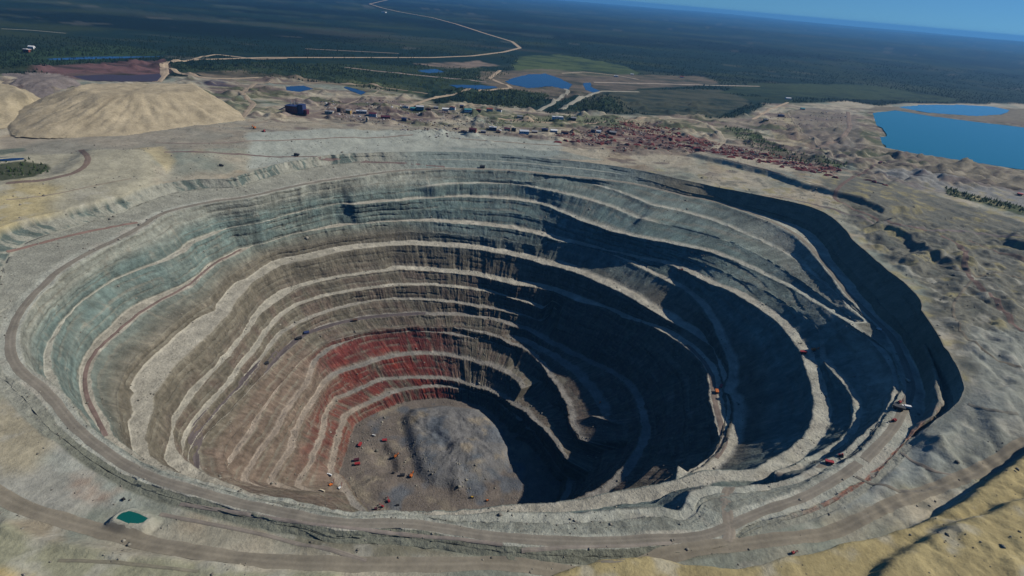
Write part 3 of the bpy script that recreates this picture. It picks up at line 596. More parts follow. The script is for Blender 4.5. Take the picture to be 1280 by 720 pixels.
# rim haul road follows the top ledge: world path from the survey lines
rc = crest[0][0] + np.minimum(w0 * .55, 12)
def ringpath(r, a0, a1):
    d = np.arange(a0, a1, .25); rr = np.interp(d % 360, np.r_[deg, 360], np.r_[r, r[0]]); t = np.radians(d)
    return np.stack([CX + rr * np.cos(t), CY + rr * np.sin(t)], 1)
road('rim_haul_road', None, 11, DK, world=ringpath(rc, -42, 318.7))
i5 = IDX['C9']; road('lower_haul_road', None, 12, GR, world=ringpath(crest[i5][0] + 8, 118, 218))
i4 = IDX['C4']; road('ledge_road', None, 5.5, (0.20, 0.145, 0.12), world=ringpath(crest[i4][0] + 9, 160, 222))
i6 = IDX['C6']; road('east_ramp', None, 10, (0.19, 0.15, 0.12), world=ringpath(crest[i6][0] + 9, -40, 8))
road('dirt_road', [(-30,602),(30,636),(100,657),(200,683),(300,699),(400,706),(520,706),(640,704),(760,700),(840,690),(900,682),(960,676),(1040,668),(1090,642),(1135,620),(1185,605),(1222,590),(1290,548)], 15, (0.235, 0.205, 0.15))
road('dirt_road', [(905,684),(925,665),(905,645),(900,620),(930,606),(990,592),(1040,580)], 11, (0.25, 0.215, 0.165))
road('dirt_road', [(0,316),(50,304),(100,291),(140,284),(178,277)], 8, (0.24, 0.16, 0.125))
road('dirt_road', [(1280,418),(1250,386),(1215,350),(1203,330),(1205,312),(1190,298),(1130,283),(1080,266),(1040,248),(1050,232),(1075,218),(1100,205)], 9, (0.17, 0.12, 0.095))
road('dirt_road', [(1290,298),(1240,292),(1190,288),(1130,284),(1060,268),(1005,252),(960,245)], 9, (0.19, 0.16, 0.14))
road('dirt_road', [(1290,330),(1240,312),(1205,298)], 9, (0.16, 0.12, 0.09))
road('dirt_road', [(0,230),(60,226),(100,215),(112,200),(100,186)], 11, (0.18, 0.135, 0.105))
road('dirt_road', [(200,190),(280,192),(380,196),(460,202),(560,209)], 8, (0.18, 0.13, 0.11))
for nm, pts, wd, c in [
 ('highway', [(196,103),(206,92),(205,80),(240,75),(330,72),(440,72),(540,72),(590,70),(630,65),(650,60),(640,52),(610,43),(570,30),(540,22),(500,15),(478,10)], 24, TAN),
 ('track', [(478,10),(462,5),(475,2),(492,-2)], 26, TAN), ('track', [(205,84),(225,92),(265,99),(300,98),(325,97)], 16, TAN), ('track', [(240,74),(270,68),(320,74),(360,73)], 14, TAN),
 ('track', [(430,84),(470,89),(520,94),(570,99),(610,103)], 16, (0.3,0.24,0.2)), ('track', [(505,134),(540,123),(590,115),(640,110),(612,98),(625,88)], 16, TAN),
 ('track', [(672,139),(690,130),(710,116),(700,100),(688,96)], 15, (0.33,0.31,0.24)), ('track', [(700,140),(716,128),(750,114),(800,115)], 18, (0.33,0.31,0.24)), ('track', [(740,103),(830,105),(900,107),(950,108)], 16, (0.4,0.34,0.27)),
 ('track', [(380,61),(440,64),(500,67)], 12, (0.25,0.2,0.16)), ('track', [(0,36),(40,38),(85,42)], 14, (0.2,0.2,0.16)),
 ('track', [(820,148),(870,150),(895,162),(905,176),(890,188)], 16, (0.36,0.31,0.22)), ('track', [(1010,190),(1050,178),(1062,160),(1060,140)], 14, (0.22,0.17,0.13)), ('track', [(940,150),(960,138),(985,128)], 12, TAN),
 ('track', [(1062,136),(1150,138),(1200,148),(1290,160)], 14, (0.2,0.17,0.13)), ('track', [(700,92),(730,90),(775,95),(800,100)], 14, (0.36,0.3,0.22)), ('track', [(590,148),(640,150),(720,156),(790,152),(830,148)], 12, TAN),
 ('track', [(1100,205),(1170,220),(1230,232),(1290,244)], 9, (0.13,0.11,0.08)), ('track', [(320,104),(300,118),(318,130),(300,150)], 14, (0.3,0.24,0.17)), ('track', [(320,104),(400,104),(470,108),(540,118)], 10, (0.3,0.24,0.17))]:
    road(nm, pts, wd * 1.3, c, z=0, lift=1.5, step=max(10, wd * .6))

for pts, wd, c in [
 ([(190,640),(260,655),(330,668),(420,690),(470,704)], 4, (.25,.215,.17)),
 ([(215,628),(290,640),(360,652),(450,662),(560,672),(640,682)], 3.5, (.26,.22,.18)), ([(60,700),(150,702),(260,715)], 3.5, (.22,.2,.14)), ([(640,690),(700,684),(780,684),(850,678)], 4, (.27,.235,.19)),
 ([(1060,590),(1100,610),(1140,618),(1180,606)], 4, (.2,.18,.14)), ([(1120,560),(1150,590),(1200,595)], 4, (.22,.19,.15)), ([(1200,500),(1240,520),(1280,518)], 4, (.2,.19,.15)), ([(1215,350),(1190,380),(1200,420),(1240,450),(1290,470)], 4, (.19,.165,.12)),
 ([(1170,330),(1210,345),(1250,340),(1290,350)], 4, (.2,.17,.12)), ([(0,250),(60,245),(120,232),(170,222)], 4, (.26,.22,.16)), ([(190,178),(250,180),(330,176),(420,172),(520,168)], 6, (.25,.2,.16)), ([(560,172),(640,178),(740,186),(860,192),(960,212),(1040,236)], 5, (.25,.2,.15)),
 ([(480,112),(440,128),(400,140),(340,148),(300,160)], 7, (.3,.25,.18)), ([(540,142),(500,150),(450,152),(400,158)], 6, (.3,.25,.18)), ([(1050,200),(1020,180),(1000,160),(985,140)], 6, (.3,.25,.18)), ([(905,176),(950,180),(1000,190),(1060,206)], 6, (.22,.17,.13))]:
    road('track', pts, wd, c, lift=.5 if wd < 6 else .9)
# ---------------------------------------------------------------- object builders
class MB:
    def __init__(s): s.v = []; s.f = []
    def hexa(s, p):      # eight corners: bottom four, top four
        n = len(s.v); s.v += [tuple(q) for q in p]; s.f += [tuple(n + i for i in q) for q in ((0,3,2,1),(4,5,6,7),(0,1,5,4),(1,2,6,5),(2,3,7,6),(3,0,4,7))]; return s
    def box(s, x0, x1, y0, y1, z0, z1, tx=0, ty=0):
        return s.hexa([(x0,y0,z0),(x1,y0,z0),(x1,y1,z0),(x0,y1,z0),(x0+tx,y0+ty,z1),(x1-tx,y0+ty,z1),(x1-tx,y1-ty,z1),(x0+tx,y1-ty,z1)])
    def beam(s, a, b, w, h=None):
        a = Vector(a); b = Vector(b); h = h or w; d = (b - a).normalized(); u = Vector((0, 0, 1)) if abs(d.z) < .95 else Vector((1, 0, 0)); r = d.cross(u).normalized() * w / 2; t = r.cross(d).normalized() * h / 2
        return s.hexa([a-r-t, a+r-t, b+r-t, b-r-t, a-r+t, a+r+t, b+r+t, b-r+t])
    def cyl(s, c, ax, r, L, n=12, r2=None):
        c = Vector(c); ax = Vector(ax).normalized(); u = ax.orthogonal().normalized(); w_ = ax.cross(u); k = len(s.v); r2 = r if r2 is None else r2
        for q, rr in ((-L/2, r), (L/2, r2)):
            for i in range(n): a = 2*math.pi*i/n; s.v.append(tuple(c + ax*q + (u*math.cos(a)+w_*math.sin(a))*rr))
        for i in range(n): j = (i+1) % n; s.f.append((k+i, k+j, k+n+j, k+n+i))
        s.f.append(tuple(k+i for i in range(n))[::-1]); s.f.append(tuple(k+n+i for i in range(n))); return s
    def prism(s, prof, y0, y1):   # profile in x,z
        k = len(s.v); n = len(prof); s.v += [(x, y0, z) for x, z in prof] + [(x, y1, z) for x, z in prof]
        s.f.append(tuple(range(k, k+n))); s.f.append(tuple(range(k+n, k+2*n))[::-1])
        for i in range(n): j = (i+1) % n; s.f.append((k+i, k+n+i, k+n+j, k+j))
        return s
    def build(s, name, mat, parent=None):
        me = bpy.data.meshes.new(name); me.from_pydata(s.v, [], s.f); me.materials.append(mat); me.update()
        o = bpy.data.objects.new(name, me); C.objects.link(o)
        if parent: o.parent = parent
        return o
def empty(name, loc=(0, 0, 0), rz=0.):
    o = bpy.data.objects.new(name, None); C.objects.link(o); o.location = loc; o.rotation_euler = (0, 0, rz); o.empty_display_size = 2; return o
def kids(o): return [x for x in bpy.data.objects if x.parent == o]
def copy_tree(o, parent=None):
    c = o.copy(); C.objects.link(c); c.parent = parent
    for ch in kids(o): copy_tree(ch, c)
    return c
PAL = {'orange': (0.62,0.16,0.02), 'yellow': (0.6,0.36,0.04), 'red': (0.36,0.03,0.03), 'white': (0.72,0.72,0.70), 'black': (0.02,0.02,0.022), 'dark blue': (0.02,0.035,0.11), 'cream': (0.55,0.48,0.35),
       'grey': (0.28,0.28,0.28), 'pale blue': (0.25,0.42,0.55), 'brick red': (0.26,0.07,0.05), 'ochre': (0.42,0.27,0.08), 'rust red': (0.24,0.06,0.035), 'teal': (0.05,0.25,0.27), 'brown': (0.11,0.065,0.04), 'silver': (0.5,0.52,0.54), 'maroon': (0.09,0.018,0.03), 'green': (0.06,0.16,0.07)}
MATS = {}
def M(c):
    if c not in MATS: MATS[c] = plain(c.replace(' ', '_') + '_paint', PAL[c], .6, 0, .14, .35)
    return MATS[c]
M_RUB = plain('rubber', (0.02, 0.02, 0.02), .9); M_GLS = plain('dark_glass', (0.02, 0.03, 0.05), .15); M_STL = plain('steel', (0.10, 0.10, 0.10), .5, .4)
def haul_truck(c):
    t = empty('haul_truck')
    MB().box(-4.6,4.4,-1.3,1.3,1.1,2.1).box(3.2,5.4,-2.6,2.6,1.5,2.6).box(3.4,5.2,-1.0,1.6,2.6,3.6,.15,.1).build('chassis', M(c), t)
    MB().prism([(-5.8,3.4),(-5.2,2.6),(2.4,2.3),(3.0,4.5),(5.3,4.9),(5.3,5.15),(2.6,4.95),(-5.9,4.6)], -2.8, 2.8).build('dump_bed', M(c), t)
    cb = MB().box(3.3,4.9,1.2,2.7,2.6,4.4,.1,.05).build('cab', M(c), t); MB().box(4.86,4.95,1.35,2.55,3.3,4.1).build('windscreen', M_GLS, cb)
    for x in (-3.0, 3.4):
        for y in (-2.35, 2.35):
            wh = MB().cyl((x,y,1.35),(0,1,0),1.35,1.3 if x < 0 else .9,16).build('wheel', M_RUB, t)
            MB().cyl((x,y+math.copysign(.55 if x < 0 else .4,y),1.35),(0,1,0),.62,.4,10).build('hub', M(c), wh)
    return t
def excavator(c):
    t = empty('mining_shovel')
    for y in (-2.4, 2.4): MB().prism([(-3.6,.5),(-3.0,0),(3.0,0),(3.6,.5),(3.6,1.1),(3.0,1.6),(-3.0,1.6),(-3.6,1.1)], y-.6, y+.6).build('track', M_RUB, t)
    MB().box(-1.8,1.8,-1.9,1.9,.6,2.1).cyl((0,0,2.3),(0,0,1),2.0,.5,16).build('undercarriage', M_STL, t)
    h = MB().box(-5.0,2.6,-2.9,2.9,2.5,5.9,.15,.1).box(-4.6,-2.0,-2.4,2.4,5.9,6.6,.2,.2).build('machinery_house', M(c), t)
    MB().cyl((-2.5,1.4,7.0),(0,0,1),.25,1.2,8).build('exhaust', M_STL, h)
    cb = MB().box(1.6,3.6,1.1,2.9,4.2,6.9,.1,.05).build('cab', M(c), t); MB().box(3.5,3.6,1.3,2.7,5.2,6.5).build('windscreen', M_GLS, cb)
    MB().beam((2.2,-.6,2.8),(11.0,-.6,9.6),1.0,1.3).beam((-1.5,-.6,5.9),(-1.0,-.6,10.2),.35).beam((-1.0,-.6,10.2),(11.0,-.6,9.6),.16).build('boom', M(c), t)
    MB().beam((5.2,-.6,6.8),(12.6,-.6,3.2),.8,.8).build('dipper_stick', M(c), t)
    MB().prism([(12.2,3.9),(14.8,3.6),(15.0,1.3),(13.4,.9),(12.2,1.9)],-1.9,.7).build('bucket', M_STL, t)
    return t
def bulldozer(c):
    t = empty('bulldozer')
    for y in (-1.6,1.6): MB().prism([(-2.6,.4),(-2.1,0),(2.1,0),(2.6,.4),(2.5,1.2),(-2.3,1.5)], y-.4, y+.4).build('track', M_RUB, t)
    MB().box(-2.2,2.4,-1.2,1.2,.8,2.3,.1,.1).build('body', M(c), t)
    cb = MB().box(-2.0,-.2,-1.1,1.1,2.3,3.8,.12,.1).build('cab', M(c), t); MB().box(-.22,-.1,-.8,.8,2.8,3.5).build('window', M_GLS, cb)
    MB().prism([(3.1,.1),(3.4,0),(3.2,.9),(3.45,1.8),(3.1,1.8),(2.9,.9)],-2.4,2.4).beam((2.9,-1.2,.7),(.5,-1.5,.6),.25).beam((2.9,1.2,.7),(.5,1.5,.6),.25).build('blade', M_STL, t)
    return t
def drill_rig(c):
    t = empty('drill_rig')
    for y in (-1.8,1.8): MB().prism([(-3.0,.4),(-2.5,0),(2.5,0),(3.0,.4),(3.0,.9),(2.5,1.3),(-2.5,1.3),(-3.0,.9)], y-.45, y+.45).build('track', M_RUB, t)
    MB().box(-4.5,4.0,-1.9,1.9,1.4,3.6,.1,.1).build('deck', M(c), t); MB().box(2.6,4.6,.2,1.9,3.6,5.8,.1,.1).build('cab', M('white'), t)
    q = MB()
    for x in (3.2,4.4):
        for y in (-1.6,-.4): q.beam((x,y,1.2),(x,y,15),.2)
    for z in range(2, 15, 2): q.beam((3.2,-1.6,z),(4.4,-.4,z+1),.14).beam((4.4,-1.6,z),(3.2,-.4,z+1),.14)
    q.build('mast', M('red'), t); return t
def light_truck(c):
    t = empty('service_truck')
    MB().box(-4,3.6,-1.1,1.1,.8,1.2).build('chassis', M_STL, t); MB().box(-4,1.4,-1.25,1.25,1.2,3.5,.05,.05).build('cargo_box', M(c), t)
    cb = MB().box(1.7,3.7,-1.2,1.2,1.0,3.0,.2,.05).build('cab', M(c), t); MB().box(3.55,3.66,-1,1,2.0,2.8).build('windscreen', M_GLS, cb)
    for x in (-2.8,-1.5,2.6):
        for y in (-1.1,1.1): MB().cyl((x,y,.55),(0,1,0),.55,.4,12).build('wheel', M_RUB, t)
    return t
B_ = {'haul_truck': haul_truck, 'mining_shovel': excavator, 'bulldozer': bulldozer, 'drill_rig': drill_rig, 'service_truck': light_truck}
CAT = {'haul_truck': 'dump truck', 'mining_shovel': 'excavator', 'bulldozer': 'bulldozer', 'drill_rig': 'drill rig', 'service_truck': 'truck'}
GRP = {'haul_truck': 'haul trucks working in the mine', 'mining_shovel': 'mining shovels', 'bulldozer': 'bulldozers', 'drill_rig': 'drill rigs', 'service_truck': 'service trucks'}
VEH = [
 ('mining_shovel','orange',(495,571),40,1.15,'orange shovel digging at the dark foot of the rubble mound, farther of two orange ones'),
 ('mining_shovel','orange',(514,596),75,1.35,'large orange shovel on the pit floor in front of the mound, nearest orange one'),
 ('haul_truck','black',(503,595),10,1.1,'dark dump truck waiting beside the large orange shovel on the pit floor'),
 ('bulldozer','black',(492,592),150,1.2,'dark bulldozer left of the large orange shovel on the pit floor'),
 ('haul_truck','red',(450,557),80,1.2,'red dump truck on the far left of the pit floor, below the curving ramp'),
 ('haul_truck','maroon',(446,576),20,1.2,'maroon dump truck, upper of two parked together left on the pit floor'),
 ('haul_truck','red',(447,581),15,1.2,'red dump truck, lower of two parked together left on the pit floor'),
 ('service_truck','white',(467,545),165,1.2,'white box truck on the upper left of the pit floor'),
 ('haul_truck','red',(481,551),10,1.1,'red dump truck beside the left edge of the rubble mound'),
 ('mining_shovel','red',(486,627),120,1.1,'bright red shovel near the near lip, uppermost of the red machines there'),
 ('mining_shovel','maroon',(470,637),10,1.0,'maroon shovel half cut off by the near lip of the pit'),
 ('mining_shovel','red',(478,634),160,.95,'red shovel between the maroon one and the bright red one on the pit floor'),
 ('bulldozer','black',(497,632),20,1.2,'dark bulldozer right of the red shovels at the near lip'),
 ('drill_rig','orange',(413,607),60,1.2,'orange drill rig at the foot of the reddish slope, left corner of the pit floor'),
 ('drill_rig','white',(424,611),80,1.1,'white drill rig beside the orange rig in the left corner of the floor'),
 ('service_truck','white',(411,595),170,1.6,'long white truck above the drill rigs in the left corner of the floor'),
 ('service_truck','cream',(402,615),165,1.6,'cream truck below the drill rigs, close to the near lip'),
 ('bulldozer','yellow',(590,622),10,1.3,'yellow bulldozer on the brown floor right of centre'),
 ('bulldozer','orange',(609,626),30,1.2,'orange bulldozer at the edge of the shadow on the pit floor'),
 ('haul_truck','black',(332,456),50,1.3,'dark dump truck on the grey haul road, lowest of three there'),
 ('haul_truck','black',(374,424),40,1.3,'dark dump truck on the grey haul road, middle of three there'),
 ('haul_truck','dark blue',(383,417),40,1.3,'dark blue dump truck on the grey haul road, highest of three there'),
 ('haul_truck','brown',(444,401),20,1.2,'brown dump truck where the grey haul road meets the red rock'),
 ('mining_shovel','orange',(1017,439),0,1.25,'bright orange shovel standing on a lit ledge inside the dark east wall'),
 ('haul_truck','red',(1004,442),170,1.2,'red dump truck left of the orange shovel on the east ledge'),
 ('haul_truck','orange',(896,491),80,1.2,'orange dump truck where two ledges join on the dark east wall'),
 ('haul_truck','red',(901,484),60,1.0,'red dump truck just above the orange truck on the east ledge junction'),
 ('service_truck','white',(1098,413),120,1.3,'white truck at the brown top of the east haul road'),
 ('service_truck','cream',(1134,477),100,1.2,'cream truck halfway down the east haul road'),
 ('service_truck','white',(1131,511),170,1.9,'large white truck beside the red machines on the east haul road'),
 ('haul_truck','black',(1122,512),160,1.5,'black dump truck next to the large white truck'),
 ('mining_shovel','red',(1124,504),30,.9,'red shovel above the black truck on the east haul road'),
 ('mining_shovel','red',(1117,527),200,.9,'red shovel below the black truck at the edge of the haul road'),
 ('bulldozer','red',(1051,571),150,1.4,'small red bulldozer on the haul road, upper of a pair'),
 ('haul_truck','red',(1036,580),160,1.0,'red dump truck on the haul road, lower left of the small red bulldozer'),
 ('mining_shovel','red',(991,692),20,.62,'red shovel in the shadow of the yellow dump at the bottom'),
 ('haul_truck','black',(603,210),10,1.6,'dark dump truck on the far rim road'),
 ('haul_truck','black',(371,195),170,1.5,'dark dump truck on the pale slope above the far rim road'),
 ('service_truck','black',(277,208),0,1.6,'small dark truck on the pale bench, upper left of the pit'),
 ('mining_shovel','orange',(318,161),150,1.5,'orange shovel at the right foot of the big sand coloured dump'),
 ('bulldozer','red',(330,165),150,2.0,'red bulldozer right of the orange shovel near the big dump'),
 ('mining_shovel','rust red',(852,338),200,1.0,'rust red shovel on the ochre ledge high on the north east wall'),
 ('mining_shovel','orange',(750,504),250,.8,'orange shovel on the tip of the lit spur deep in the shade'),
 ('bulldozer','black',(155,625),150,.8,'small black bulldozer above the turquoise pool'),
 ('haul_truck','maroon',(1100,204),30,1.4,'maroon dump truck at the road fork near the lake'),
 ('haul_truck','red',(1274,244),160,1.5,'red dump truck on the far right road below the lake'),
]
PRO = {}
cnt = {}
for v in VEH: cnt[v[0]] = cnt.get(v[0], 0) + 1
pos = hit([v[2] for v in VEH])
for v, p in zip(VEH, pos):
    key = v[:2]
    if key not in PRO: PRO[key] = o = B_[v[0]](v[1])
    else: o = copy_tree(PRO[key])
    dx, dy = 6.0, 6.0
    gx = float(hz(p[0]+4, p[1]) - hz(p[0]-4, p[1])) / 8; gy = float(hz(p[0], p[1]+4) - hz(p[0], p[1]-4)) / 8
    gx = max(-.25, min(.25, gx)); gy = max(-.25, min(.25, gy))
    nrm = Vector((-gx, -gy, 1)).normalized(); yaw = Matrix.Rotation(math.radians(v[3]), 4, 'Z')
    q = Vector((0, 0, 1)).rotation_difference(nrm).to_matrix().to_4x4()
    road_lift = .42 if v[0] != 'x' else 0
    o.matrix_world = Matrix.Translation((p[0], p[1], p[2] + road_lift)) @ q @ yaw @ Matrix.Scale(v[4] * (.62 if v[0] == 'mining_shovel' else .8), 4)
    tag(o, v[5], CAT[v[0]], GRP[v[0]] if cnt[v[0]] > 1 else None)
# ---------------------------------------------------------------- buildings
def building(name, w_, d_, h_, wc, rc_, kind='gable'):
    t = empty(name)
    MB().box(-w_/2, w_/2, -d_/2, d_/2, -3, h_).build('wall', M(wc), t)
    if kind == 'gable':
        k = MB(); e_ = .6; n = 1; k.v = [(-w_/2-e_,-d_/2-e_,h_),(w_/2+e_,-d_/2-e_,h_),(w_/2+e_,d_/2+e_,h_),(-w_/2-e_,d_/2+e_,h_),(-w_/2-e_,0,h_+d_*.28),(w_/2+e_,0,h_+d_*.28)]
        k.f = [(0,1,5,4),(2,3,4,5),(0,4,3),(1,2,5),(0,3,2,1)]; k.build('roof', M(rc_), t)
    else:
        MB().box(-w_/2-.4, w_/2+.4, -d_/2-.4, d_/2+.4, h_+.02, h_+.8).box(-w_*.2, w_*.1, -d_*.2, d_*.2, h_+.8, h_+2.4).build('roof', M(rc_), t)
    nw = max(2, min(6, int(w_ / 6)))
    for i in range(nw):
        x = -w_/2 + w_ * (i + .5) / nw
        MB().box(x-1.1, x+1.1, -d_/2-.12, -d_/2+.1, h_*.35, h_*.75).build('window', M_GLS, t)
    MB().box(w_/2-.1, w_/2+.12, -1.6, 1.6, -.5, h_*.6).build('door', M('brown'), t)
    return t
ORD = ['first','second','third','fourth','fifth','sixth','seventh','eighth','ninth','tenth','eleventh','twelfth','thirteenth','fourteenth','fifteenth']
ROWS = [
 ('row along forest edge', 'hut', [((507,135),22,11,6,'white','grey'),((516,137),18,10,6,'pale blue','teal'),((525,136),26,12,8,'teal','silver'),((535,138),20,12,7,'rust red','brown'),((545,136),16,10,6,'dark blue','grey'),((557,138),24,12,6,'pale blue','white'),((566,136),20,10,6,'white','rust red'),((577,135),14,9,9,'brown','dark blue'),((585,139),26,12,6,'white','teal'),((598,139),18,12,6,'maroon','rust red'),((612,138),22,12,6,'cream','rust red'),((624,139),18,12,6,'white','brown')]),
 ('shed row nearest pit', 'building', [((580,166),20,12,6,'grey','brown'),((591,164),22,12,7,'rust red','maroon'),((604,166),16,10,6,'dark blue','grey'),((616,162),24,14,8,'dark blue','silver'),((623,166),14,10,5,'brown','brown'),((634,163),18,12,6,'cream','maroon'),((642,164),14,12,9,'black','black'),((655,166),30,14,6,'pale blue','silver'),((668,166),18,12,5,'maroon','grey'),((681,164),20,12,7,'black','dark blue'),((692,165),22,12,6,'silver','white'),((706,167),24,12,6,'dark blue','brown'),((741,166),14,12,9,'dark blue','black'),((748,166),16,12,6,'white','silver'),((766,167),22,12,5,'brown','grey')]),
 ('beside paired causeways', 'building', [((697,148),40,14,6,'white','white'),((717,149),18,12,5,'brown','grey'),((650,147),20,12,5,'cream','grey')]),
 ('yard west of lake', 'building', [((976,146),24,16,8,'maroon','dark blue'),((985,124),30,12,6,'white','silver'),((1003,137),20,12,6,'grey','teal'),((957,151),18,12,6,'ochre','grey')]),
 ('sheds right of plant', 'building', [((412,143),26,16,10,'cream','grey'),((424,140),12,12,14,'black','brown'),((436,142),16,12,11,'ochre','grey'),((452,142),34,18,9,'grey','silver'),((466,145),24,14,8,'silver','maroon'),((482,148),30,14,6,'maroon','maroon'),((505,151),16,12,8,'dark blue','dark blue'),((459,152),6,6,14,'cream','cream')]),
 ('far beyond reservoir', 'building', [((770,96),24,12,6,'white','white'),((790,94),20,12,6,'cream','silver'),((852,97),24,12,6,'white','rust red'),((480,12),60,40,10,'white','silver')]),
 ('far forest at left', 'building', [((34,64),30,16,8,'rust red','white'),((40,61),24,14,10,'white','white')]),
]
for rn, cat, lst in ROWS:
    pp = hit([b[0] for b in lst])
    order = sorted(range(len(lst)), key=lambda i: lst[i][0][0])
    for i, (b, p) in enumerate(zip(lst, pp)):
        kind = 'gable' if (i * 7) % 3 else 'flat'
        nm = 'tower' if b[3] >= 14 and b[1] <= 12 else ('shed' if 'shed' in rn else 'building')
        o = building(nm, b[1], b[2], b[3], b[4], b[5], kind)
        o.location = (p[0], p[1], p[2]); o.rotation_euler = (0, 0, math.radians(random.uniform(-14, 14)))
        size = 'long' if b[1] >= 26 else ('small' if b[1] <= 18 else 'low'); k_ = order.index(i)
        side = 'with %s roof' % b[5] if b[4] != b[5] else 'and roof'
        tag(o, f'{b[4]} {nm} {side}, {ORD[k_]} from left, {rn}', 'tower' if nm == 'tower' else cat, rn)
# processing plant
p = hit([(371, 140)])[0]; t = empty('processing_plant', tuple(p), math.radians(-8)); t.scale = (.8, .8, .75)
MB().box(-38,12,-18,18,-4,24).build('main_hall', M('maroon'), t); MB().box(-39,13,-19,19,24.02,26).build('roof', M('dark blue'), t)
MB().box(12.1,34,-14,14,-4,34).build('crusher_tower', M('dark blue'), t); MB().box(34.1,48,-10,10,-4,14).build('annex', M('maroon'), t)
MB().beam((-38,0,20),(-70,-10,2),4,4).build('conveyor_gallery', M('grey'), t)
for x in (-26,-10): MB().cyl((x,6,34),(0,0,1),1.8,18,12,1.4).build('chimney', M('grey'), t)
for i in range(6): MB().box(-34+i*7.5,-31+i*7.5,-18.2,-17.9,8,14).build('window', M_GLS, t)
tag(t, 'big dark maroon and blue processing plant on the pale ground above the pit', 'factory')
# ---------------------------------------------------------------- rust red stockyard
def ridge(n, L, W, Hh, sd_):
    k = MB(); R_ = random.Random(sd_); nx = 9; ny = 5
    for i in range(nx):
        for j in range(ny):
            u = i/(nx-1)*2-1; v = j/(ny-1)*2-1; h = Hh*max(0, 1-abs(u)**3)*max(0,1-abs(v)**1.6)*(.75+.5*R_.random()) - (.6 if abs(u)==1 or abs(v)==1 else 0)
            k.v.append((u*L/2*(1+.08*R_.random()), v*W/2*(1+.15*R_.random()), h))
    for i in range(nx-1):
        for j in range(ny-1): a_=i*ny+j; k.f.append((a_,a_+ny,a_+ny+1,a_+1))
    return k
RUST = [plain('rust_a', (0.21,0.035,0.03), .9, 0, .25, .3), plain('rust_b', (0.15,0.05,0.045), .9, 0, .25, .3), plain('rust_c', (0.33,0.22,0.17), .9, 0, .2, .3)]
protos = []
spots = []; SR = []
def row(a_, b_, n, jy, nm_='') :
    for i in range(n):
        SR.append((nm_, ['west end', 'western half', 'eastern half', 'east end'][min(3, int(4 * i / n))]))
        s = (i + random.uniform(-.35,.35)) / max(1, n-1); spots.append((a_[0]+(b_[0]-a_[0])*s, a_[1]+(b_[1]-a_[1])*s+random.uniform(-jy,jy)))
row((700,177),(880,181),24,2.5,'row close to the pit rim'); row((845,173),(1050,213),34,2.5,'back row below the green strip'); row((850,180),(1030,217),32,2.5,'middle row of the red yard'); row((870,186),(1045,221),26,2,'front row of the red yard'); row((775,156),(850,168),12,1.5,'farthest short row'); row((700,168),(840,172),12,3,'loose row among the sheds'); row((1085,226),(1108,232),4,1,'tiny group east of the road fork')
pp = hit(spots)
def nth(k): return str(k) + ('th' if 10 < k % 100 < 14 else {1: 'st', 2: 'nd', 3: 'rd'}.get(k % 10, 'th'))
RK = [1 + sum(1 for j in range(len(spots)) if SR[j][0] == SR[i][0] and spots[j][0] < spots[i][0]) for i in range(len(spots))]
for i, p in enumerate(pp):
    q = i % 6
    if len(protos) <= q and q < 6:
        L, W, Hh = [(26,9,4),(18,8,5),(30,7,3),(14,10,5),(22,6,4),(16,7,3)][q]
        o = ridge(0, L, W, Hh, q).build('ore_stockpile', RUST[[0,0,1,0,2,0][q]]); protos.append(o)
    else: o = protos[q].copy(); C.objects.link(o)
    o.location = (p[0], p[1], p[2] + .1); o.rotation_euler = (0, 0, math.radians(-10 + random.uniform(-18, 18)))
    tint = ['rust red','rust red','brownish red','rust red','pale pinkish','rust red'][q]; lab = f'{tint} stockpile ridge, {nth(RK[i])} from left, {SR[i][0]}'
    grp = ['rust red stockpiles in the stockyard','rust red stockpiles in the stockyard','brownish red stockpiles in the stockyard','rust red stockpiles in the stockyard','pale pinkish stockpiles in the stockyard','rust red stockpiles in the stockyard'][q]
    tag(o, lab, 'stockpile', grp)
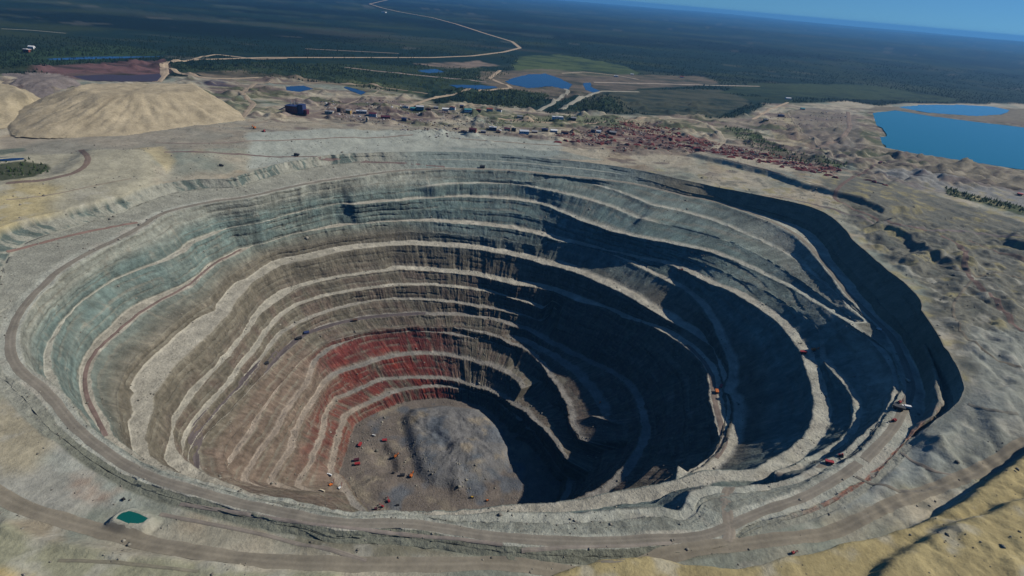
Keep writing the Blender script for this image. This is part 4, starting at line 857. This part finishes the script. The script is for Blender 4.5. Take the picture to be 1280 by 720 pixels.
# ---------------------------------------------------------------- big waste heaps at the upper left
def heap(name, base, top, zt, cbase, label, step=6., seed=0, z0=0.):
    bp_ = at(base, z0); tp = at(top, zt)          # foot line and crest line
    allp = np.vstack([bp_, tp]); lo = allp.min(0) - 20; hi = allp.max(0) + 20
    gx = np.arange(lo[0], hi[0], step); gy = np.arange(lo[1], hi[1], step); GX, GY = np.meshgrid(gx, gy, indexing='ij')
    sb = sdf(GX, GY, bp_, 1e5); st_ = sdf(GX, GY, tp, 1e5)
    db = np.maximum(sb, 0); dt = np.maximum(-st_, 0); f = np.where(st_ > 0, 1., db / (db + dt + 1e-6))
    hgt = zt * np.minimum(f, 1) + fbm(GX / 50, GY / 50, 200 + seed, 4) * 8 * np.clip(f * (1.3 - f) * 2, 0, 1) + fbm(GX/14, GY/14, 210, 3) * 1.5
    cc_ = tp.mean(0); an_ = np.arctan2(GY - cc_[1], GX - cc_[0]); gl = fbm(an_ * 14, db / 160., 230 + seed, 4)
    hgt = hgt - np.abs(gl) * 14 * np.clip(f * (1.05 - f) * 3, 0, 1)
    zz = np.where(sb > 0, np.maximum(hgt, .2), -4.) + z0
    n0, n1_ = GX.shape; v = np.stack([GX, GY, zz], -1).reshape(-1, 3)
    ii, jj = np.meshgrid(np.arange(n0 - 1), np.arange(n1_ - 1), indexing='ij'); keep = (sb[:-1, :-1] > -step*1.5)
    a_ = (ii * n1_ + jj); f4 = np.stack([a_, a_ + n1_, a_ + n1_ + 1, a_ + 1], -1)[keep]
    c = np.empty(GX.shape + (3,)); c[:] = cbase; c *= (1 + .35 * gl * np.clip(f * (1.1 - f) * 4, 0, 1) + .16 * fbm(GX / 45, GY / 90, 220, 4) + .10 * fbm(GX/12, GY/12, 221, 2))[..., None]
    return tag(mesh_np(name, v, f4, M_SOIL, c.reshape(-1, 3)), kind='structure')
heap('waste_heap_hill', [(20,168),(60,170),(160,168),(240,158),(308,150),(300,140),(262,118),(250,108),(140,104),(80,110),(40,128),(0,140)], [(92,111),(110,104),(240,104),(252,112),(225,116),(130,118)], 62, (0.38,0.315,0.205), '', seed=1)
heap('waste_heap_hill', [(-60,168),(-10,160),(36,150),(56,126),(30,108),(0,100),(-80,100)], [(-40,104),(0,103),(18,107),(36,116),(10,116),(-40,114)], 50, (0.37,0.31,0.20), '', seed=2)
heap('waste_heap_hill', [(10,112),(50,128),(96,114),(104,104),(80,92),(30,90),(0,92)], [(20,98),(60,99),(82,98),(74,95),(30,94)], 22, (0.20,0.17,0.15), '', seed=3)
# ---------------------------------------------------------------- loose boulders, scrub and the far forest (uncountable)
def scatter(name, P_, sz, shape, mat, colors=None, kind='stuff', flat=1.):
    n = len(P_); V0, F0 = shape; V0 = np.array(V0, float); F0 = np.array(F0); k = len(V0)
    a_ = rng.uniform(0, 2*math.pi, n); ca, sa = np.cos(a_), np.sin(a_)
    jit = rng.uniform(.7, 1.3, (n, k, 3)); v = V0[None] * jit * sz[:, None, None]
    x = v[..., 0] * ca[:, None] - v[..., 1] * sa[:, None]; y = v[..., 0] * sa[:, None] + v[..., 1] * ca[:, None]
    W_ = np.stack([x + P_[:, None, 0], y + P_[:, None, 1], v[..., 2] * flat + P_[:, None, 2]], -1).reshape(-1, 3)
    f = (F0[None] + (np.arange(n) * k)[:, None, None]).reshape(-1, F0.shape[1])
    cc = None if colors is None else np.repeat(colors, k, 0)
    return tag(mesh_np(name, W_, f, mat, cc), kind=kind)
OCT = ([(1,0,0),(0,1,0),(-1,0,0),(0,-1,0),(0,0,.8),(0,0,-.6)], [(0,1,4),(1,2,4),(2,3,4),(3,0,4),(1,0,5),(2,1,5),(3,2,5),(0,3,5)])
CONE = ([(1,0,-.1),(-.5,.87,-.1),(-.5,-.87,-.1),(0,0,2.6)], [(0,1,3),(1,2,3),(2,0,3)])
ncand = 60000; th_ = rng.uniform(0, 2*math.pi, ncand); rr_ = rng.uniform(100, 1150, ncand); bx = CX + rr_*np.cos(th_); by = CY + rr_*np.sin(th_); bz = hz(bx, by)
d_ = np.hypot(bx, by); keep = (rng.uniform(0, 1, ncand) < np.clip(.15 + fbm(bx/35, by/35, 301, 3), 0, 1)) & (by > 150)
s_ = np.exp(rng.normal(-.15, .5, keep.sum())); P_ = np.stack([bx[keep], by[keep], bz[keep] + s_*.1], 1)
bc_ = np.array([(0.27,0.25,0.20)]) * rng.uniform(.55, 1.15, (keep.sum(), 1))
scatter('boulders', P_, s_, OCT, M_SOIL, bc_)
CLEAR = [[(650,70),(700,68),(780,82),(800,92),(760,96),(680,92),(640,88)],[(600,90),(680,86),(760,92),(880,96),(900,106),(800,113),(700,126),(640,112),(600,104)],[(760,118),(800,112),(900,112),(940,128),(900,146),(800,142)],[(940,104),(1080,106),(1200,124),(1180,128),(1000,122),(900,116)],[(60,82),(210,76),(210,100),(60,104)],[(215,90),(330,86),(420,96),(600,100),(640,108),(560,114),(430,104),(330,97),(240,97)],[(640,60),(700,60),(720,70),(650,70)],[(500,74),(620,70),(640,84),(560,88)],[(1040,81),(1080,82),(1082,86),(1042,85)],[(1110,84),(1140,88),(1150,93),(1118,90)]]
def forest(name, n, x0, x1, y0, y1, hmin, hmax, excl=True):
    px = np.stack([rng.uniform(x0, x1, n), rng.uniform(0, 1, n) ** .8 * (y1 - y0) + y0], 1); q = at(px, 0)
    ok = (q[:, 1] > 500) & (np.hypot(q[:, 0], q[:, 1]) < 9000); q = q[ok]
    ins = inpoly(q[:, 0], q[:, 1], fpoly)
    wat = np.zeros(len(q), bool)
    for p_, zl in WP.values(): wat |= sdf(q[:, 0], q[:, 1], p_, 60) > -25
    for pl in CLEAR: wat |= inpoly(q[:, 0], q[:, 1], at(pl, 0))
    for rp in ROADS: wat |= segdist(q[:, 0], q[:, 1], rp) < 26
    ok = ~ins & ~wat & (fbm(q[:, 0]/220, q[:, 1]/220, 302, 3) > -.25); q = q[ok]; h = rng.uniform(hmin, hmax, len(q))
    zz = hz(q[:, 0], q[:, 1]) - 1
    c = np.array([(0.012,0.024,0.016)]) * rng.uniform(.75, 1.3, (len(q), 1)); 
    scatter(name, np.stack([q[:, 0], q[:, 1], zz], 1), h / 2.8, CONE, M_SOIL, c)
forest('taiga_forest', 60000, -60, 1360, 45, 150, 6, 12)
CL = []; CC = []
for pl, n, cols_ in (([(690,168),(780,158),(860,172),(960,190),(1050,212),(1040,226),(960,208),(860,192),(760,186)], 2600, [(.2,.04,.035),(.16,.05,.04),(.1,.05,.05),(.4,.36,.32),(.05,.05,.06)]),
                     ([(400,128),(480,124),(560,138),(640,150),(640,170),(560,172),(420,150)], 1100, [(.12,.08,.07),(.05,.05,.08),(.35,.33,.3),(.2,.15,.11),(.45,.45,.45)]),
                     ([(770,150),(860,160),(850,170),(760,160)], 350, [(.2,.04,.035),(.14,.05,.04)]), ([(960,140),(1060,140),(1060,160),(970,165)], 250, [(.12,.08,.07),(.05,.05,.06),(.35,.33,.3)])):
    p_ = at(pl, 0); q = rng.uniform(p_.min(0), p_.max(0), (n * 4, 2)); q = q[inpoly(q[:, 0], q[:, 1], p_)]; q = q[fbm(q[:, 0] / 60, q[:, 1] / 22, 303, 3) > -.12][:n]
    CL.append(q); CC.append(np.array(cols_)[rng.integers(0, len(cols_), len(q))])
CL = np.vstack(CL); CC = np.vstack(CC); CC = CC * rng.uniform(.7, 1.2, (len(CC), 1))
scatter('scrap_clutter', np.stack([CL[:, 0], CL[:, 1], hz(CL[:, 0], CL[:, 1]) + .4], 1), np.exp(rng.normal(.8, .45, len(CL))), OCT, M_SOIL, CC, flat=.7)
# green patches between the workings
def patch(pl, n, h0, h1, c, name):
    p_ = at(pl, 0); lo = p_.min(0); hi = p_.max(0); q = rng.uniform(lo, hi, (n, 2)); q = q[inpoly(q[:, 0], q[:, 1], p_)]
    return q
Q = []
for pl, n in (([(560,116),(640,112),(690,118),(660,136),(600,132)], 5000), ([(720,130),(760,126),(780,140),(715,141)], 2500), ([(905,158),(935,162),(1000,196),(1060,208),(1050,214),(980,200),(930,180)], 2500), ([(1180,238),(1280,262),(1280,270),(1180,246)], 1200),
              ([(640,144),(760,148),(820,158),(760,158),(640,152)], 1500), ([(215,84),(330,78),(420,80),(600,84),(640,92),(560,118),(430,104),(330,94)], 9000), ([(0,196),(30,196),(60,204),(60,212),(10,218),(-20,212)], 300)):
    Q.append(patch(pl, n // 3, 0, 0, 0, ''))
Q = np.vstack(Q); wat = np.zeros(len(Q), bool)
for p_, zl in WP.values(): wat |= sdf(Q[:, 0], Q[:, 1], p_, 40) > -4
Q = Q[~wat]; h = rng.uniform(3, 8, len(Q))
scatter('scrub', np.stack([Q[:, 0], Q[:, 1], hz(Q[:, 0], Q[:, 1]) - .3], 1), h / 2.2, CONE, M_SOIL, np.array([(0.03,0.045,0.018)]) * rng.uniform(.6, 1.6, (len(Q), 1)))
# ---------------------------------------------------------------- haze
hb = MB().box(-70000, 70000, -70000, 70000, -475, 440)
hm_ = bpy.data.materials.new('haze'); hm_.use_nodes = True; t = hm_.node_tree; t.nodes.clear(); oo = t.nodes.new('ShaderNodeOutputMaterial'); pv = t.nodes.new('ShaderNodeVolumePrincipled')
pv.inputs['Color'].default_value = (0.15, 0.48, 0.95, 1); pv.inputs['Density'].default_value = 2.8e-5; pv.inputs['Anisotropy'].default_value = 0.2
t.links.new(pv.outputs[0], oo.inputs['Volume']); tag(hb.build('haze', hm_), kind='stuff')
